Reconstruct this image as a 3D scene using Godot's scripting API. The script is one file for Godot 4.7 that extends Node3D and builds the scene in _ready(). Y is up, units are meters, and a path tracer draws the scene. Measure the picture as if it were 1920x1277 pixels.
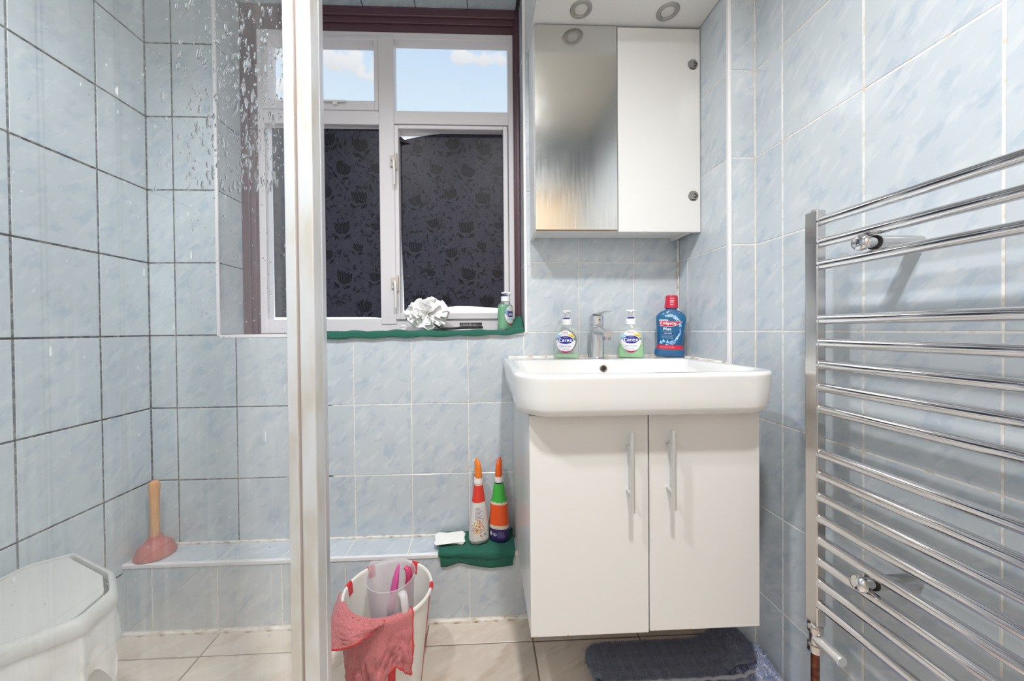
extends Node3D
# Small tiled bathroom. World: x to the right from the left wall, y up from the floor, z towards the viewer from the window wall.

const RX := 1.958      # right wall
const FZ := 1.66       # wall behind the viewer
const CH := 2.4        # ceiling
const COLX := 1.8795   # left face of the pipe boxing in the right corner
const COLZ := 0.274    # its front face
const WX0 := 0.236     # window opening
const WX1 := 1.311
const WY0 := 0.955
const WY1 := 2.225
const LEDGE := 0.2244
const LEDGEZ := 0.11

var rng := RandomNumberGenerator.new()
var taken := {}
var cache := {}
var M := {}


# ---------------------------------------------------------------- geometry
class Mesher:
	var P := PackedVector3Array()
	var N := PackedVector3Array()
	var U := PackedVector2Array()
	var I := PackedInt32Array()
	var X := Transform3D()

	func put(p: Vector3, n: Vector3, uv: Vector2) -> int:
		P.append(X * p)
		N.append((X.basis * n).normalized())
		U.append(uv)
		return P.size() - 1

	func quad(a: Vector3, b: Vector3, c: Vector3, d: Vector3, n: Vector3, ua := Vector2(0, 1), ub := Vector2(1, 1), uc := Vector2(1, 0), ud := Vector2(0, 0)) -> void:
		var i := put(a, n, ua)
		put(b, n, ub)
		put(c, n, uc)
		put(d, n, ud)
		if (b - a).cross(c - a).dot(n) > 0.0:
			I.append_array([i, i + 2, i + 1, i, i + 3, i + 2])
		else:
			I.append_array([i, i + 1, i + 2, i, i + 2, i + 3])

	# rings of equal length, joined one after the other; a doubled ring makes a hard crease
	func loft(rings: Array, closed := true, cap0 := true, cap1 := true, orient := true) -> void:
		var p0 := P.size()
		var i0 := I.size()
		var m := rings.size()
		var n: int = rings[0].size()
		var nn := PackedVector3Array()
		nn.resize(m * n)
		var jn := n if closed else n - 1
		for i in m - 1:
			var r0: PackedVector3Array = rings[i]
			var r1: PackedVector3Array = rings[i + 1]
			for j in jn:
				var k := (j + 1) % n
				var f := (r1[k] - r0[j]).cross(r1[j] - r0[k])
				nn[i * n + j] += f
				nn[i * n + k] += f
				nn[(i + 1) * n + j] += f
				nn[(i + 1) * n + k] += f
		var w := n + 1 if closed else n
		for i in m:
			for j in w:
				var k := j % n
				var q := nn[i * n + k]
				put(rings[i][k], q.normalized() if q.length_squared() > 1e-24 else Vector3.UP, Vector2(float(j) / (w - 1), 1.0 - float(i) / maxf(m - 1, 1)))
		for i in m - 1:
			for j in w - 1:
				var a := p0 + i * w + j
				var b := a + 1
				var d := a + w
				var c := d + 1
				I.append_array([a, c, b, a, d, c])
		if closed and cap0:
			fan(rings[0], true)
		if closed and cap1:
			fan(rings[m - 1], false)
		if orient:
			outward(p0, i0)

	func fan(r: PackedVector3Array, back: bool) -> void:
		var c := Vector3.ZERO
		for p in r:
			c += p
		c /= r.size()
		var nm := Vector3.ZERO
		for j in r.size():
			nm += (r[j] - c).cross(r[(j + 1) % r.size()] - c)
		nm = nm.normalized() * (-1.0 if back else 1.0)
		var i := put(c, nm, Vector2(0.5, 0.5))
		for p in r:
			put(p, nm, Vector2(0.5, 0.5))
		for j in r.size():
			var a := i + 1 + j
			var b := i + 1 + (j + 1) % r.size()
			if back:
				I.append_array([i, a, b])
			else:
				I.append_array([i, b, a])

	func outward(p0: int, i0: int) -> void:
		var vol := 0.0
		var o := P[p0]
		for t in range(i0, I.size(), 3):
			vol -= (P[I[t]] - o).dot((P[I[t + 1]] - o).cross(P[I[t + 2]] - o))
		if vol < 0.0:
			for t in range(i0, I.size(), 3):
				var s := I[t + 1]
				I[t + 1] = I[t + 2]
				I[t + 2] = s
			for v in range(p0, P.size()):
				N[v] = -N[v]

	func box(lo: Vector3, hi: Vector3) -> void:
		for ax in 3:
			var u := (ax + 1) % 3
			var v := (ax + 2) % 3
			for s in [0, 1]:
				var n := Vector3.ZERO
				n[ax] = 1.0 if s else -1.0
				var q := []
				for k in [[0, 0], [1, 0], [1, 1], [0, 1]]:
					var p := Vector3.ZERO
					p[ax] = hi[ax] if s else lo[ax]
					p[u] = hi[u] if k[0] else lo[u]
					p[v] = hi[v] if k[1] else lo[v]
					q.append(p)
				quad(q[0], q[1], q[2], q[3], n)

	# box with rounded edges
	func rbox(lo: Vector3, hi: Vector3, r := 0.002, seg := 2) -> void:
		var c := (lo + hi) / 2.0
		var h := (hi - lo) / 2.0
		r = minf(r, minf(h.x, minf(h.y, h.z)) * 0.98)
		var ax_vals := []
		for ax in 3:
			var vals := PackedFloat32Array()
			for i in range(seg, -1, -1):
				vals.append(-(h[ax] - r) - r * tan(PI / 4 * i / seg))
			for i in range(0, seg + 1):
				vals.append((h[ax] - r) + r * tan(PI / 4 * i / seg))
			ax_vals.append(vals)
		for ax in 3:
			var u := (ax + 1) % 3
			var v := (ax + 2) % 3
			var uv: PackedFloat32Array = ax_vals[u]
			var vv: PackedFloat32Array = ax_vals[v]
			var nu := uv.size()
			var nv := vv.size()
			for s in [-1.0, 1.0]:
				var st := P.size()
				for i in nu:
					for j in nv:
						var p := Vector3.ZERO
						p[ax] = s * h[ax]
						p[u] = uv[i]
						p[v] = vv[j]
						var inner := p.clamp(-(h - Vector3.ONE * r), h - Vector3.ONE * r)
						var d := (p - inner).normalized()
						put(c + inner + d * r, d, Vector2((uv[i] + h[u]) / (2 * h[u]), (vv[j] + h[v]) / (2 * h[v])))
				for i in nu - 1:
					for j in nv - 1:
						var a := st + i * nv + j
						var b := st + (i + 1) * nv + j
						var cc := b + 1
						var dd := a + 1
						if s > 0:
							I.append_array([a, cc, b, a, dd, cc])
						else:
							I.append_array([a, b, cc, a, cc, dd])

	# profile of (radius, height) turned about y
	func lathe(prof: Array, n := 24, at := Vector3.ZERO) -> void:
		var rings := []
		for q in prof:
			var r := PackedVector3Array()
			for j in n:
				var t := TAU * j / n
				r.append(at + Vector3(q.x * cos(t), q.y, q.x * sin(t)))
			rings.append(r)
		loft(rings, true, prof[0].x > 1e-5, prof[-1].x > 1e-5)

	func tube(path: Array, rad, n := 12, flat := 1.0, caps := true) -> void:
		var rings := []
		var side := Vector3.ZERO
		for i in path.size():
			var d: Vector3 = (path[mini(i + 1, path.size() - 1)] - path[maxi(i - 1, 0)]).normalized()
			if side == Vector3.ZERO:
				side = d.cross(Vector3.UP if absf(d.y) < 0.9 else Vector3.RIGHT).normalized()
			side = (side - d * side.dot(d)).normalized()
			var up := side.cross(d)
			var rr: float = rad[i] if rad is Array else rad
			var r := PackedVector3Array()
			for j in n:
				var t := TAU * j / n
				r.append(path[i] + side * cos(t) * rr + up * sin(t) * rr * flat)
			rings.append(r)
		loft(rings, true, caps, caps)

	# a cloth or a leaf: a grid of points given a thickness
	func sheet(g: Array, th: float) -> void:
		var m := g.size()
		var n: int = g[0].size()
		var nn := []
		for i in m:
			var row := PackedVector3Array()
			for j in n:
				var a: Vector3 = g[mini(i + 1, m - 1)][j] - g[maxi(i - 1, 0)][j]
				var b: Vector3 = g[i][mini(j + 1, n - 1)] - g[i][maxi(j - 1, 0)]
				row.append(a.cross(b).normalized())
			nn.append(row)
		var rings := []
		for i in m:
			var r := PackedVector3Array()
			for j in n:
				r.append(g[i][j] + nn[i][j] * th / 2)
			for j in range(n - 1, -1, -1):
				r.append(g[i][j] - nn[i][j] * th / 2)
			rings.append(r)
		var e0 := PackedVector3Array()
		var e1 := PackedVector3Array()
		var p0 := P.size()
		var i0 := I.size()
		loft(rings, true, false, false, false)
		for k in [0, m - 1]:
			var r: PackedVector3Array = rings[k]
			for j in n - 1:
				var a := r[j]
				var b := r[j + 1]
				var c := r[2 * n - 2 - j]
				var d := r[2 * n - 1 - j]
				var nm := (b - a).cross(d - a).normalized() * (-1.0 if k == 0 else 1.0)
				var i := put(a, nm, Vector2(0, 0))
				put(b, nm, Vector2(0, 0))
				put(c, nm, Vector2(0, 0))
				put(d, nm, Vector2(0, 0))
				if k == 0:
					I.append_array([i, i + 1, i + 2, i, i + 2, i + 3])
				else:
					I.append_array([i, i + 2, i + 1, i, i + 3, i + 2])
		outward(p0, i0)

	# a flat outline in x, y given a depth from z0 to z1
	func prism(poly: PackedVector2Array, z0: float, z1: float) -> void:
		var lo := PackedVector3Array()
		var hi := PackedVector3Array()
		if Geometry2D.is_polygon_clockwise(poly):
			poly.reverse()
		for p in poly:
			lo.append(Vector3(p.x, p.y, z0))
			hi.append(Vector3(p.x, p.y, z1))
		var k := poly.size()
		for j in k:
			var d := poly[(j + 1) % k] - poly[j]
			quad(lo[j], lo[(j + 1) % k], hi[(j + 1) % k], hi[j], Vector3(d.y, -d.x, 0).normalized())
		var tri := Geometry2D.triangulate_polygon(poly)
		var bb := Rect2(poly[0], Vector2.ZERO)
		for p in poly:
			bb = bb.expand(p)
		for s in [0, 1]:
			var nm := Vector3(0, 0, 1 if s else -1)
			var st := P.size()
			for j in k:
				put(hi[j] if s else lo[j], nm, Vector2((poly[j].x - bb.position.x) / bb.size.x, 1 - (poly[j].y - bb.position.y) / bb.size.y))
			for t in range(0, tri.size(), 3):
				var a := poly[tri[t]]
				var b := poly[tri[t + 1]]
				var c := poly[tri[t + 2]]
				var ccw := (b - a).cross(c - a) > 0
				if ccw == (s == 1):
					I.append_array([st + tri[t], st + tri[t + 2], st + tri[t + 1]])
				else:
					I.append_array([st + tri[t], st + tri[t + 1], st + tri[t + 2]])

	func mesh() -> ArrayMesh:
		var a := []
		a.resize(Mesh.ARRAY_MAX)
		a[Mesh.ARRAY_VERTEX] = P
		a[Mesh.ARRAY_NORMAL] = N
		a[Mesh.ARRAY_TEX_UV] = U
		a[Mesh.ARRAY_INDEX] = I
		var m := ArrayMesh.new()
		m.add_surface_from_arrays(Mesh.PRIMITIVE_TRIANGLES, a)
		return m


func rring(x0: float, x1: float, z0: float, z1: float, rb: float, rf: float, y: float) -> PackedVector3Array:   # rounded rectangle, back and front corner radii
	var r := PackedVector3Array()
	var cs := [[x1 - rf, z1 - rf, rf, 0.0], [x0 + rf, z1 - rf, rf, 90.0], [x0 + rb, z0 + rb, rb, 180.0], [x1 - rb, z0 + rb, rb, 270.0]]
	for k in 4:
		var c = cs[k]
		for i in 11:
			var t := deg_to_rad(c[3] + 9.0 * i)
			r.append(Vector3(c[0] + c[2] * cos(t), y, c[1] + c[2] * sin(t)))
		var nx = cs[(k + 1) % 4]
		var t1 := deg_to_rad(nx[3])
		var a := r[r.size() - 1]
		var b := Vector3(nx[0] + nx[2] * cos(t1), y, nx[1] + nx[2] * sin(t1))
		for i in range(1, 6):
			r.append(a.lerp(b, i / 6.0))
	return r


func oval(a: float, b: float, p: float, y: float, n := 40, c := Vector3.ZERO) -> PackedVector3Array:   # superellipse
	var r := PackedVector3Array()
	for j in n:
		var t := TAU * j / n
		r.append(c + Vector3(a * signf(cos(t)) * pow(absf(cos(t)), 2.0 / p), y, b * signf(sin(t)) * pow(absf(sin(t)), 2.0 / p)))
	return r


# ---------------------------------------------------------------- scene tree
func numbered(called: String, parent: Node) -> String:
	var key := "%d/%s" % [parent.get_instance_id(), called]
	var k: int = taken.get(key, 0)
	taken[key] = k + 1
	return called if k == 0 else "%s_%03d" % [called, k]


func tag(o: Node, label: String, category := "", group := "", kind := "") -> void:
	if label: o.set_meta("label", label)
	if category: o.set_meta("category", category)
	if group: o.set_meta("group", group)
	if kind: o.set_meta("kind", kind)


func thing(called: String, label: String, category: String, at := Vector3.ZERO, turn := 0.0, group := "", kind := "") -> Node3D:
	var o := Node3D.new()
	o.name = numbered(called, self)
	add_child(o, true)
	o.position = at
	o.rotation.y = turn
	tag(o, label, category, group, kind)
	return o


func mesh_part(called: String, m: Mesh, mat: Material, parent: Node, label := "") -> MeshInstance3D:
	var o := MeshInstance3D.new()
	o.name = numbered(called, parent)
	o.mesh = m
	o.material_override = null
	for k in m.get_surface_count():
		o.set_surface_override_material(k, mat)
	parent.add_child(o, true)
	if label: o.set_meta("label", label)
	return o


func part(called: String, m: Mesher, mat: Material, parent: Node, label := "") -> MeshInstance3D:
	return mesh_part(called, m.mesh(), mat, parent, label)


func dup(root: Node3D, label: String, at: Vector3, turn := 0.0) -> Node3D:
	var r: Node3D = root.duplicate()
	var base := String(root.name)
	r.name = numbered(base, self)
	add_child(r, true)
	r.position = at
	r.rotation.y = turn
	r.set_meta("label", label)
	return r


func material(col: Color, rough := 0.5, metal := 0.0, more := {}) -> StandardMaterial3D:
	var m := StandardMaterial3D.new()
	m.albedo_color = col
	m.roughness = rough
	m.metallic = metal
	for k in more:
		m.set(k, more[k])
	return m


func c8(r: int, g: int, b: int, a := 1.0) -> Color:
	return Color(r / 255.0, g / 255.0, b / 255.0, a)


# ---------------------------------------------------------------- painting of prints
func fill(im: Image, pts: PackedVector2Array, c: Color) -> void:
	var y0 := 1e9
	var y1 := -1e9
	for p in pts:
		y0 = minf(y0, p.y)
		y1 = maxf(y1, p.y)
	var n := pts.size()
	for y in range(maxi(0, int(ceil(y0 - 0.5))), mini(im.get_height() - 1, int(floor(y1 - 0.5))) + 1):
		var xs := []
		var yc := y + 0.5
		for i in n:
			var a := pts[i]
			var b := pts[(i + 1) % n]
			if (a.y <= yc) != (b.y <= yc):
				xs.append(a.x + (yc - a.y) / (b.y - a.y) * (b.x - a.x))
		xs.sort()
		for k in range(0, xs.size() - 1, 2):
			var xa := int(round(xs[k]))
			var xb := int(round(xs[k + 1]))
			if xb > xa:
				im.fill_rect(Rect2i(xa, y, xb - xa, 1), c)


func disc(im: Image, c: Vector2, a: float, b: float, col: Color, turn := 0.0) -> void:
	var p := PackedVector2Array()
	for j in 48:
		p.append(c + Vector2(a * cos(TAU * j / 48), b * sin(TAU * j / 48)).rotated(turn))
	fill(im, p, col)


func stroke(im: Image, pts: Array, w: float, col: Color) -> void:
	for i in pts.size() - 1:
		var a: Vector2 = pts[i]
		var b: Vector2 = pts[i + 1]
		var s := (b - a).orthogonal().normalized() * w / 2
		fill(im, PackedVector2Array([a + s, b + s, b - s, a - s]), col)


func write(im: Image, s: String, centre: Vector2, width: float, height: float, col: Color, face := "Droid Sans", weight := 700, slant := 0.0) -> void:
	var tm := TextMesh.new()
	var f := SystemFont.new()
	f.font_names = PackedStringArray([face])
	f.font_weight = weight
	tm.font = f
	tm.font_size = 64
	tm.pixel_size = 0.01
	tm.depth = 0.0
	tm.text = s
	var arr := tm.get_mesh_arrays()
	if arr.is_empty() or arr[Mesh.ARRAY_VERTEX] == null:
		return
	var v: PackedVector3Array = arr[Mesh.ARRAY_VERTEX]
	var ix = arr[Mesh.ARRAY_INDEX]
	var bb := AABB(v[0], Vector3.ZERO)
	for p in v:
		bb = bb.expand(p)
	var idx := PackedInt32Array(ix) if ix != null and ix.size() else PackedInt32Array(range(v.size()))
	var sx := width / bb.size.x
	var sy := height / bb.size.y
	for t in range(0, idx.size(), 3):
		var q := PackedVector2Array()
		for k in 3:
			var p := v[idx[t + k]] - bb.get_center()
			q.append(centre + Vector2(p.x * sx + p.y * sy * slant, -p.y * sy))
		fill(im, q, col)


func tex(im: Image) -> ImageTexture:
	im.generate_mipmaps()
	return ImageTexture.create_from_image(im)


func noise(freq: float, sd: int, oct := 3, kind := FastNoiseLite.TYPE_SIMPLEX_SMOOTH) -> FastNoiseLite:
	var n := FastNoiseLite.new()
	n.noise_type = kind
	n.seed = sd
	n.frequency = freq
	n.fractal_octaves = oct
	return n


func noise_tex(freq: float, sd: int, cols: Array, offs: Array, size := 512, normal := false, bump := 4.0) -> NoiseTexture2D:
	var t := NoiseTexture2D.new()
	t.width = size
	t.height = size
	t.seamless = true
	t.noise = noise(freq, sd, 4)
	if normal:
		t.as_normal_map = true
		t.bump_strength = bump
	elif cols:
		var g := Gradient.new()
		g.offsets = PackedFloat32Array(offs)
		g.colors = PackedColorArray(cols)
		t.color_ramp = g
	return t


# print of 4 x 4 glazed wall tiles: pale blue with brushed darker and whiter smudges
func marble_atlas(w: int, h: int, base: Color, dark: Color, light: Color, sd: int, stretch := 1.7, ang := -0.8, freq := 0.019) -> Image:
	var im := Image.create(w, h, false, Image.FORMAT_RGB8)
	var nd := noise(freq, sd, 4)
	var nl := noise(freq * 1.3, sd + 7, 4)
	var nw := noise(freq * 0.35, sd + 3, 2)
	nd.domain_warp_enabled = true
	nd.domain_warp_amplitude = 40.0
	nd.domain_warp_frequency = 0.012
	var ca := cos(ang)
	var sa := sin(ang)
	var cw := w / 4
	var ch := h / 4
	var bytes := PackedByteArray()
	bytes.resize(w * h * 3)
	var at := 0
	for y in h:
		for x in w:
			var ox := (x / cw) * 911
			var oy := (y / ch) * 577
			var u := ((x % cw) * ca + (y % ch) * sa) / stretch + ox
			var v := -(x % cw) * sa + (y % ch) * ca + oy
			var d := smoothstep(0.12, 0.5, nd.get_noise_2d(u, v))
			var l := smoothstep(0.1, 0.5, nl.get_noise_2d(u * 0.8, v * 1.2))
			var s := nw.get_noise_2d(u, v) * 0.35
			var c := base.lerp(dark, clampf(d * 0.62 + s * 0.8, 0.0, 1.0)).lerp(light, l * 0.7)
			bytes[at] = int(c.r * 255)
			bytes[at + 1] = int(c.g * 255)
			bytes[at + 2] = int(c.b * 255)
			at += 3
	im.set_data(w, h, false, Image.FORMAT_RGB8, bytes)
	return im


func tile_mesh(w: float, h: float, full: Vector2, cell: int) -> ArrayMesh:
	var key := "t%d_%d_%d_%d" % [roundi(w * 1e4), roundi(h * 1e4), roundi(full.x * 1e3), cell]
	if cache.has(key):
		return cache[key]
	var m := Mesher.new()
	var b := 0.0012
	var z := -0.0009
	var zb := -0.006
	var o := [Vector3(0, 0, z), Vector3(w, 0, z), Vector3(w, h, z), Vector3(0, h, z)]
	var i := [Vector3(b, b, 0), Vector3(w - b, b, 0), Vector3(w - b, h - b, 0), Vector3(b, h - b, 0)]
	var uv := []
	for p in i:
		uv.append(Vector2((cell % 4 + clampf(p.x / full.x, 0.01, 0.99)) / 4.0, (cell / 4 + 1.0 - clampf(p.y / full.y, 0.01, 0.99)) / 4.0))
	m.quad(i[0], i[1], i[2], i[3], Vector3(0, 0, 1), uv[0], uv[1], uv[2], uv[3])
	var out := [Vector3(0, -1, 0), Vector3(1, 0, 0), Vector3(0, 1, 0), Vector3(-1, 0, 0)]
	for k in 4:
		var q := (k + 1) % 4
		m.quad(o[k], o[q], i[q], i[k], (out[k] + Vector3(0, 0, 1.2)).normalized(), uv[k], uv[q], uv[q], uv[k])
		var back := Vector3(0, 0, zb - z)
		m.quad(o[k] + back, o[q] + back, o[q], o[k], out[k], uv[k], uv[q], uv[q], uv[k])
	cache[key] = m.mesh()
	return cache[key]


# tiles between the given joint lines on a plane; hole and clip are rectangles in its own u, v
func tiles(parent: Node, origin: Vector3, u: Vector3, v: Vector3, us: Array, vs: Array, full: Vector2, mats: Array, hole := Rect2(), joined := false, gap := 0.003) -> void:
	var n := u.cross(v)
	var st := SurfaceTool.new()
	for i in us.size() - 1:
		for j in vs.size() - 1:
			var cells := [Rect2(us[i], vs[j], us[i + 1] - us[i], vs[j + 1] - vs[j])]
			if hole.size.x > 0 and hole.grow(-0.003).intersects(cells[0]):
				var c: Rect2 = cells[0]
				var x := c.intersection(hole)
				cells = []
				if x.position.x - c.position.x > 0.01:
					cells.append(Rect2(c.position, Vector2(x.position.x - c.position.x, c.size.y)))
				if c.end.x - x.end.x > 0.01:
					cells.append(Rect2(x.end.x, c.position.y, c.end.x - x.end.x, c.size.y))
				if x.position.y - c.position.y > 0.01:
					cells.append(Rect2(x.position.x, c.position.y, x.size.x, x.position.y - c.position.y))
				if c.end.y - x.end.y > 0.01:
					cells.append(Rect2(x.position.x, x.end.y, x.size.x, c.end.y - x.end.y))
			for c in cells:
				if c.size.x < gap + 0.006 or c.size.y < gap + 0.006:
					continue
				var me := tile_mesh(c.size.x - gap, c.size.y - gap, full, rng.randi() % 16)
				var tilt := Basis(u, rng.randf_range(-0.0022, 0.0022)) * Basis(v, rng.randf_range(-0.0022, 0.0022))
				var xf := Transform3D(tilt * Basis(u, v, n), origin + u * (c.position.x + gap / 2) + v * (c.position.y + gap / 2) - n * rng.randf_range(0.0, 0.0003))
				if joined:
					st.append_from(me, 0, xf)
				else:
					var o := mesh_part("tile", me, mats[rng.randi() % mats.size()], parent)
					o.transform = xf
	if joined:
		var o := mesh_part("tiles", st.commit(), mats[0], parent)
		o.set_meta("kind", "stuff")


func lines(first: float, step: float, lo: float, hi: float) -> Array:
	var a := [lo]
	var x := first
	while x < hi - 0.004:
		if x > lo + 0.004:
			a.append(x)
		x += step
	a.append(hi)
	return a


func slab(parent: Node, called: String, lo: Vector3, hi: Vector3, mat: Material) -> MeshInstance3D:
	var m := Mesher.new()
	m.box(lo, hi)
	return part(called, m, mat, parent)


# ---------------------------------------------------------------- build
func _ready() -> void:
	rng.seed = 20240611
	setup_view()
	make_materials()
	room()
	window()
	ceiling_lamps()
	shower_screen()
	vanity()
	basin()
	mirror_cabinet()
	towel_rail()
	on_the_basin()
	on_the_sill()
	on_the_ledge()
	bucket_group()
	bin()
	bath_mat()


func setup_view() -> void:
	# lens worked out from the tile joints, for a frame of 1920 x 1277
	var f := 672.2
	var near := 0.05
	var cam := Camera3D.new()
	cam.name = "camera"
	cam.projection = Camera3D.PROJECTION_FRUSTUM
	cam.near = near
	cam.far = 200.0
	cam.size = near * 1277.0 / f
	cam.frustum_offset = Vector2(26.3, -14.3) * near / f
	var yaw := 0.04119
	var pitch := 0.01004
	var roll := 0.00922
	var fwd := Vector3(sin(yaw), 0, -cos(yaw))
	var right := Vector3(cos(yaw), 0, sin(yaw))
	var up := Vector3.UP * cos(pitch) + fwd * sin(pitch)
	fwd = fwd * cos(pitch) - Vector3.UP * sin(pitch)
	var r2 := right * cos(roll) - up * sin(roll)
	var u2 := right * sin(roll) + up * cos(roll)
	cam.transform = Transform3D(Basis(r2, u2, -fwd), Vector3(1.1586, 0.96667, 1.29502))
	add_child(cam)
	cam.current = true

	var we := WorldEnvironment.new()
	we.name = "world"
	var e := Environment.new()
	e.background_mode = Environment.BG_SKY
	var sky := Sky.new()
	var pm := PanoramaSkyMaterial.new()
	pm.panorama = ImageTexture.create_from_image(paint_sky())
	sky.sky_material = pm
	e.sky = sky
	e.tonemap_mode = Environment.TONE_MAPPER_LINEAR
	e.tonemap_exposure = 1.0
	e.sdfgi_enabled = true
	e.ssao_enabled = true
	e.ssil_enabled = true
	we.environment = e
	add_child(we)


func paint_sky() -> Image:
	var w := 3072
	var h := 1536
	var im := Image.create(w, h, false, Image.FORMAT_RGBF)
	for y in h:
		var el := 90.0 - (y + 0.5) * 180.0 / h
		var c: Color
		if el < 0:
			c = Color(0.5, 0.5, 0.5)
		else:
			# hazy white horizon, pale blue above
			var hz := exp(-el / 7.5)
			var t := smoothstep(22.0, 60.0, el)
			c = Color(0.72, 0.87, 0.99).lerp(Color(0.36, 0.60, 0.96), t) + Color(2.4, 2.3, 2.2) * hz
		im.fill_rect(Rect2i(0, y, w, 1), c)
	var n := noise(0.035, 5, 5)
	var r := RandomNumberGenerator.new()
	r.seed = 77
	var spots := [[-0.6, 36.7, 4.6, 1.3], [-20.5, 34.3, 5.2, 1.9], [-29.2, 33.6, 2.6, 1.3], [-28.0, 30.2, 2.4, 1.0], [-16.5, 33.6, 2.2, 1.2]]
	for k in 70:
		var az := r.randf_range(-180, 180)
		if absf(az + 14) > 26:
			spots.append([az, r.randf_range(18, 60), r.randf_range(3, 7), r.randf_range(1.0, 2.2)])
	for s in spots:
		var cx: float = fposmod(s[0] / 360.0, 1.0) * w
		var cy: float = (90.0 - s[1]) / 180.0 * h
		var rx: float = s[2] / 360.0 * w / cos(deg_to_rad(s[1]))
		var ry: float = s[3] / 180.0 * h
		for yy in range(int(cy - ry * 1.6), int(cy + ry * 1.3)):
			for xx in range(int(cx - rx * 1.4), int(cx + rx * 1.4)):
				var dx := (xx - cx) / rx
				var dy := (yy - cy) / ry
				if dy > 0: dy *= 1.8
				var d := 1.0 - sqrt(dx * dx + dy * dy) + 0.9 * n.get_noise_2d(xx, yy * 1.4)
				var a := smoothstep(0.05, 0.6, d) * 0.9
				if a > 0.0:
					var px := posmod(xx, w)
					var shade := 0.90 + 0.1 * clampf(-dy, -1, 1)
					im.set_pixel(px, yy, im.get_pixel(px, yy).lerp(Color(0.97, 0.98, 1.0) * shade, a))
	return im


func make_materials() -> void:
	var atlas := tex(marble_atlas(768, 960, c8(198, 206, 212), c8(176, 189, 203), c8(210, 215, 219), 11))
	var ripple := noise_tex(0.012, 91, [], [], 512)
	M.tile = []
	for k in 3:
		var t: float = [1.0, 0.985, 1.012][k]
		M.tile.append(material(Color(t, t, t) * Color(0.985, 0.985, 0.985), 0.2, 0.0, {"albedo_texture": atlas, "metallic_specular": 0.5, "heightmap_enabled": true, "heightmap_texture": ripple, "heightmap_scale": 0.012, "heightmap_deep_parallax": false}))
	M.tile_shower = []
	for k in 3:
		var t: float = [1.0, 0.985, 1.01][k]
		M.tile_shower.append(material(Color(0.968 * t, 0.985 * t, 0.985 * t), 0.2, 0.0, {"albedo_texture": atlas, "heightmap_enabled": true, "heightmap_texture": ripple, "heightmap_scale": 0.012}))
	var fatlas := tex(marble_atlas(768, 768, c8(220, 207, 193), c8(203, 183, 165), c8(228, 218, 205), 29, 2.6, -0.6, 0.024))
	M.floor_tile = []
	for k in 2:
		var t: float = [1.0, 0.97][k]
		M.floor_tile.append(material(Color(t, t, t), 0.32, 0.0, {"albedo_texture": fatlas}))
	var tri := {"uv1_triplanar": true, "uv1_world_triplanar": true, "uv1_scale": Vector3(3, 3, 3)}
	M.grout = material(Color.WHITE, 0.85, 0.0, {"albedo_texture": noise_tex(0.02, 3, [c8(228, 222, 214), c8(236, 232, 226), c8(212, 196, 176)], [0.2, 0.55, 0.9])}.merged(tri))
	M.grout_mould = material(Color.WHITE, 0.9, 0.0, {"albedo_texture": noise_tex(0.03, 8, [c8(34, 34, 34), c8(60, 58, 56), c8(140, 134, 126), c8(44, 42, 40)], [0.1, 0.48, 0.68, 0.85])}.merged(tri))
	M.grout_floor = material(c8(128, 116, 100), 0.9)
	M.plaster = material(c8(232, 228, 220), 0.9, 0.0, {"normal_enabled": true, "normal_texture": noise_tex(0.02, 15, [], [], 256, true, 2.0)}.merged(tri))
	M.trim = material(c8(232, 230, 232), 0.35)
	M.sealant = material(Color.WHITE, 0.6, 0.0, {"albedo_texture": noise_tex(0.03, 17, [c8(236, 232, 226), c8(226, 218, 206), c8(160, 140, 118)], [0.3, 0.6, 0.9], 256)}.merged(tri))
	M.white = material(c8(224, 223, 221), 0.22)
	M.board = material(c8(224, 223, 221), 0.3)
	M.ceramic = material(c8(226, 226, 225), 0.08, 0.0, {"clearcoat_enabled": true, "clearcoat": 0.5, "clearcoat_roughness": 0.03})
	M.chrome = material(c8(224, 224, 226), 0.07, 1.0)
	M.chrome_worn = material(c8(206, 202, 200), 0.16, 1.0)
	M.tap = material(c8(228, 228, 230), 0.27, 1.0)
	M.steel = material(c8(218, 218, 218), 0.32, 0.7)
	M.dark = material(c8(40, 36, 34), 0.5)
	M.copper = material(Color.WHITE, 0.4, 0.7, {"albedo_texture": noise_tex(0.02, 41, [c8(90, 44, 34), c8(120, 66, 48), c8(86, 120, 100)], [0.2, 0.6, 0.95], 256)}.merged({"uv1_triplanar": true, "uv1_world_triplanar": true, "uv1_scale": Vector3(8, 8, 8)}))
	M.glass = material(Color(1, 1, 1, 0.02), 0.0, 0.0, {"transparency": BaseMaterial3D.TRANSPARENCY_ALPHA})
	M.green_cloth = material(c8(32, 96, 80), 0.9, 0.0, {"rim_enabled": true, "rim": 0.3, "normal_enabled": true, "normal_texture": noise_tex(0.09, 23, [], [], 256, true, 3.0), "uv1_triplanar": true, "uv1_world_triplanar": true, "uv1_scale": Vector3(9, 9, 9)})
	M.tissue = material(c8(244, 243, 240), 0.9)
	M.wall_outer = material(c8(190, 186, 180), 0.9)


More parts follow.
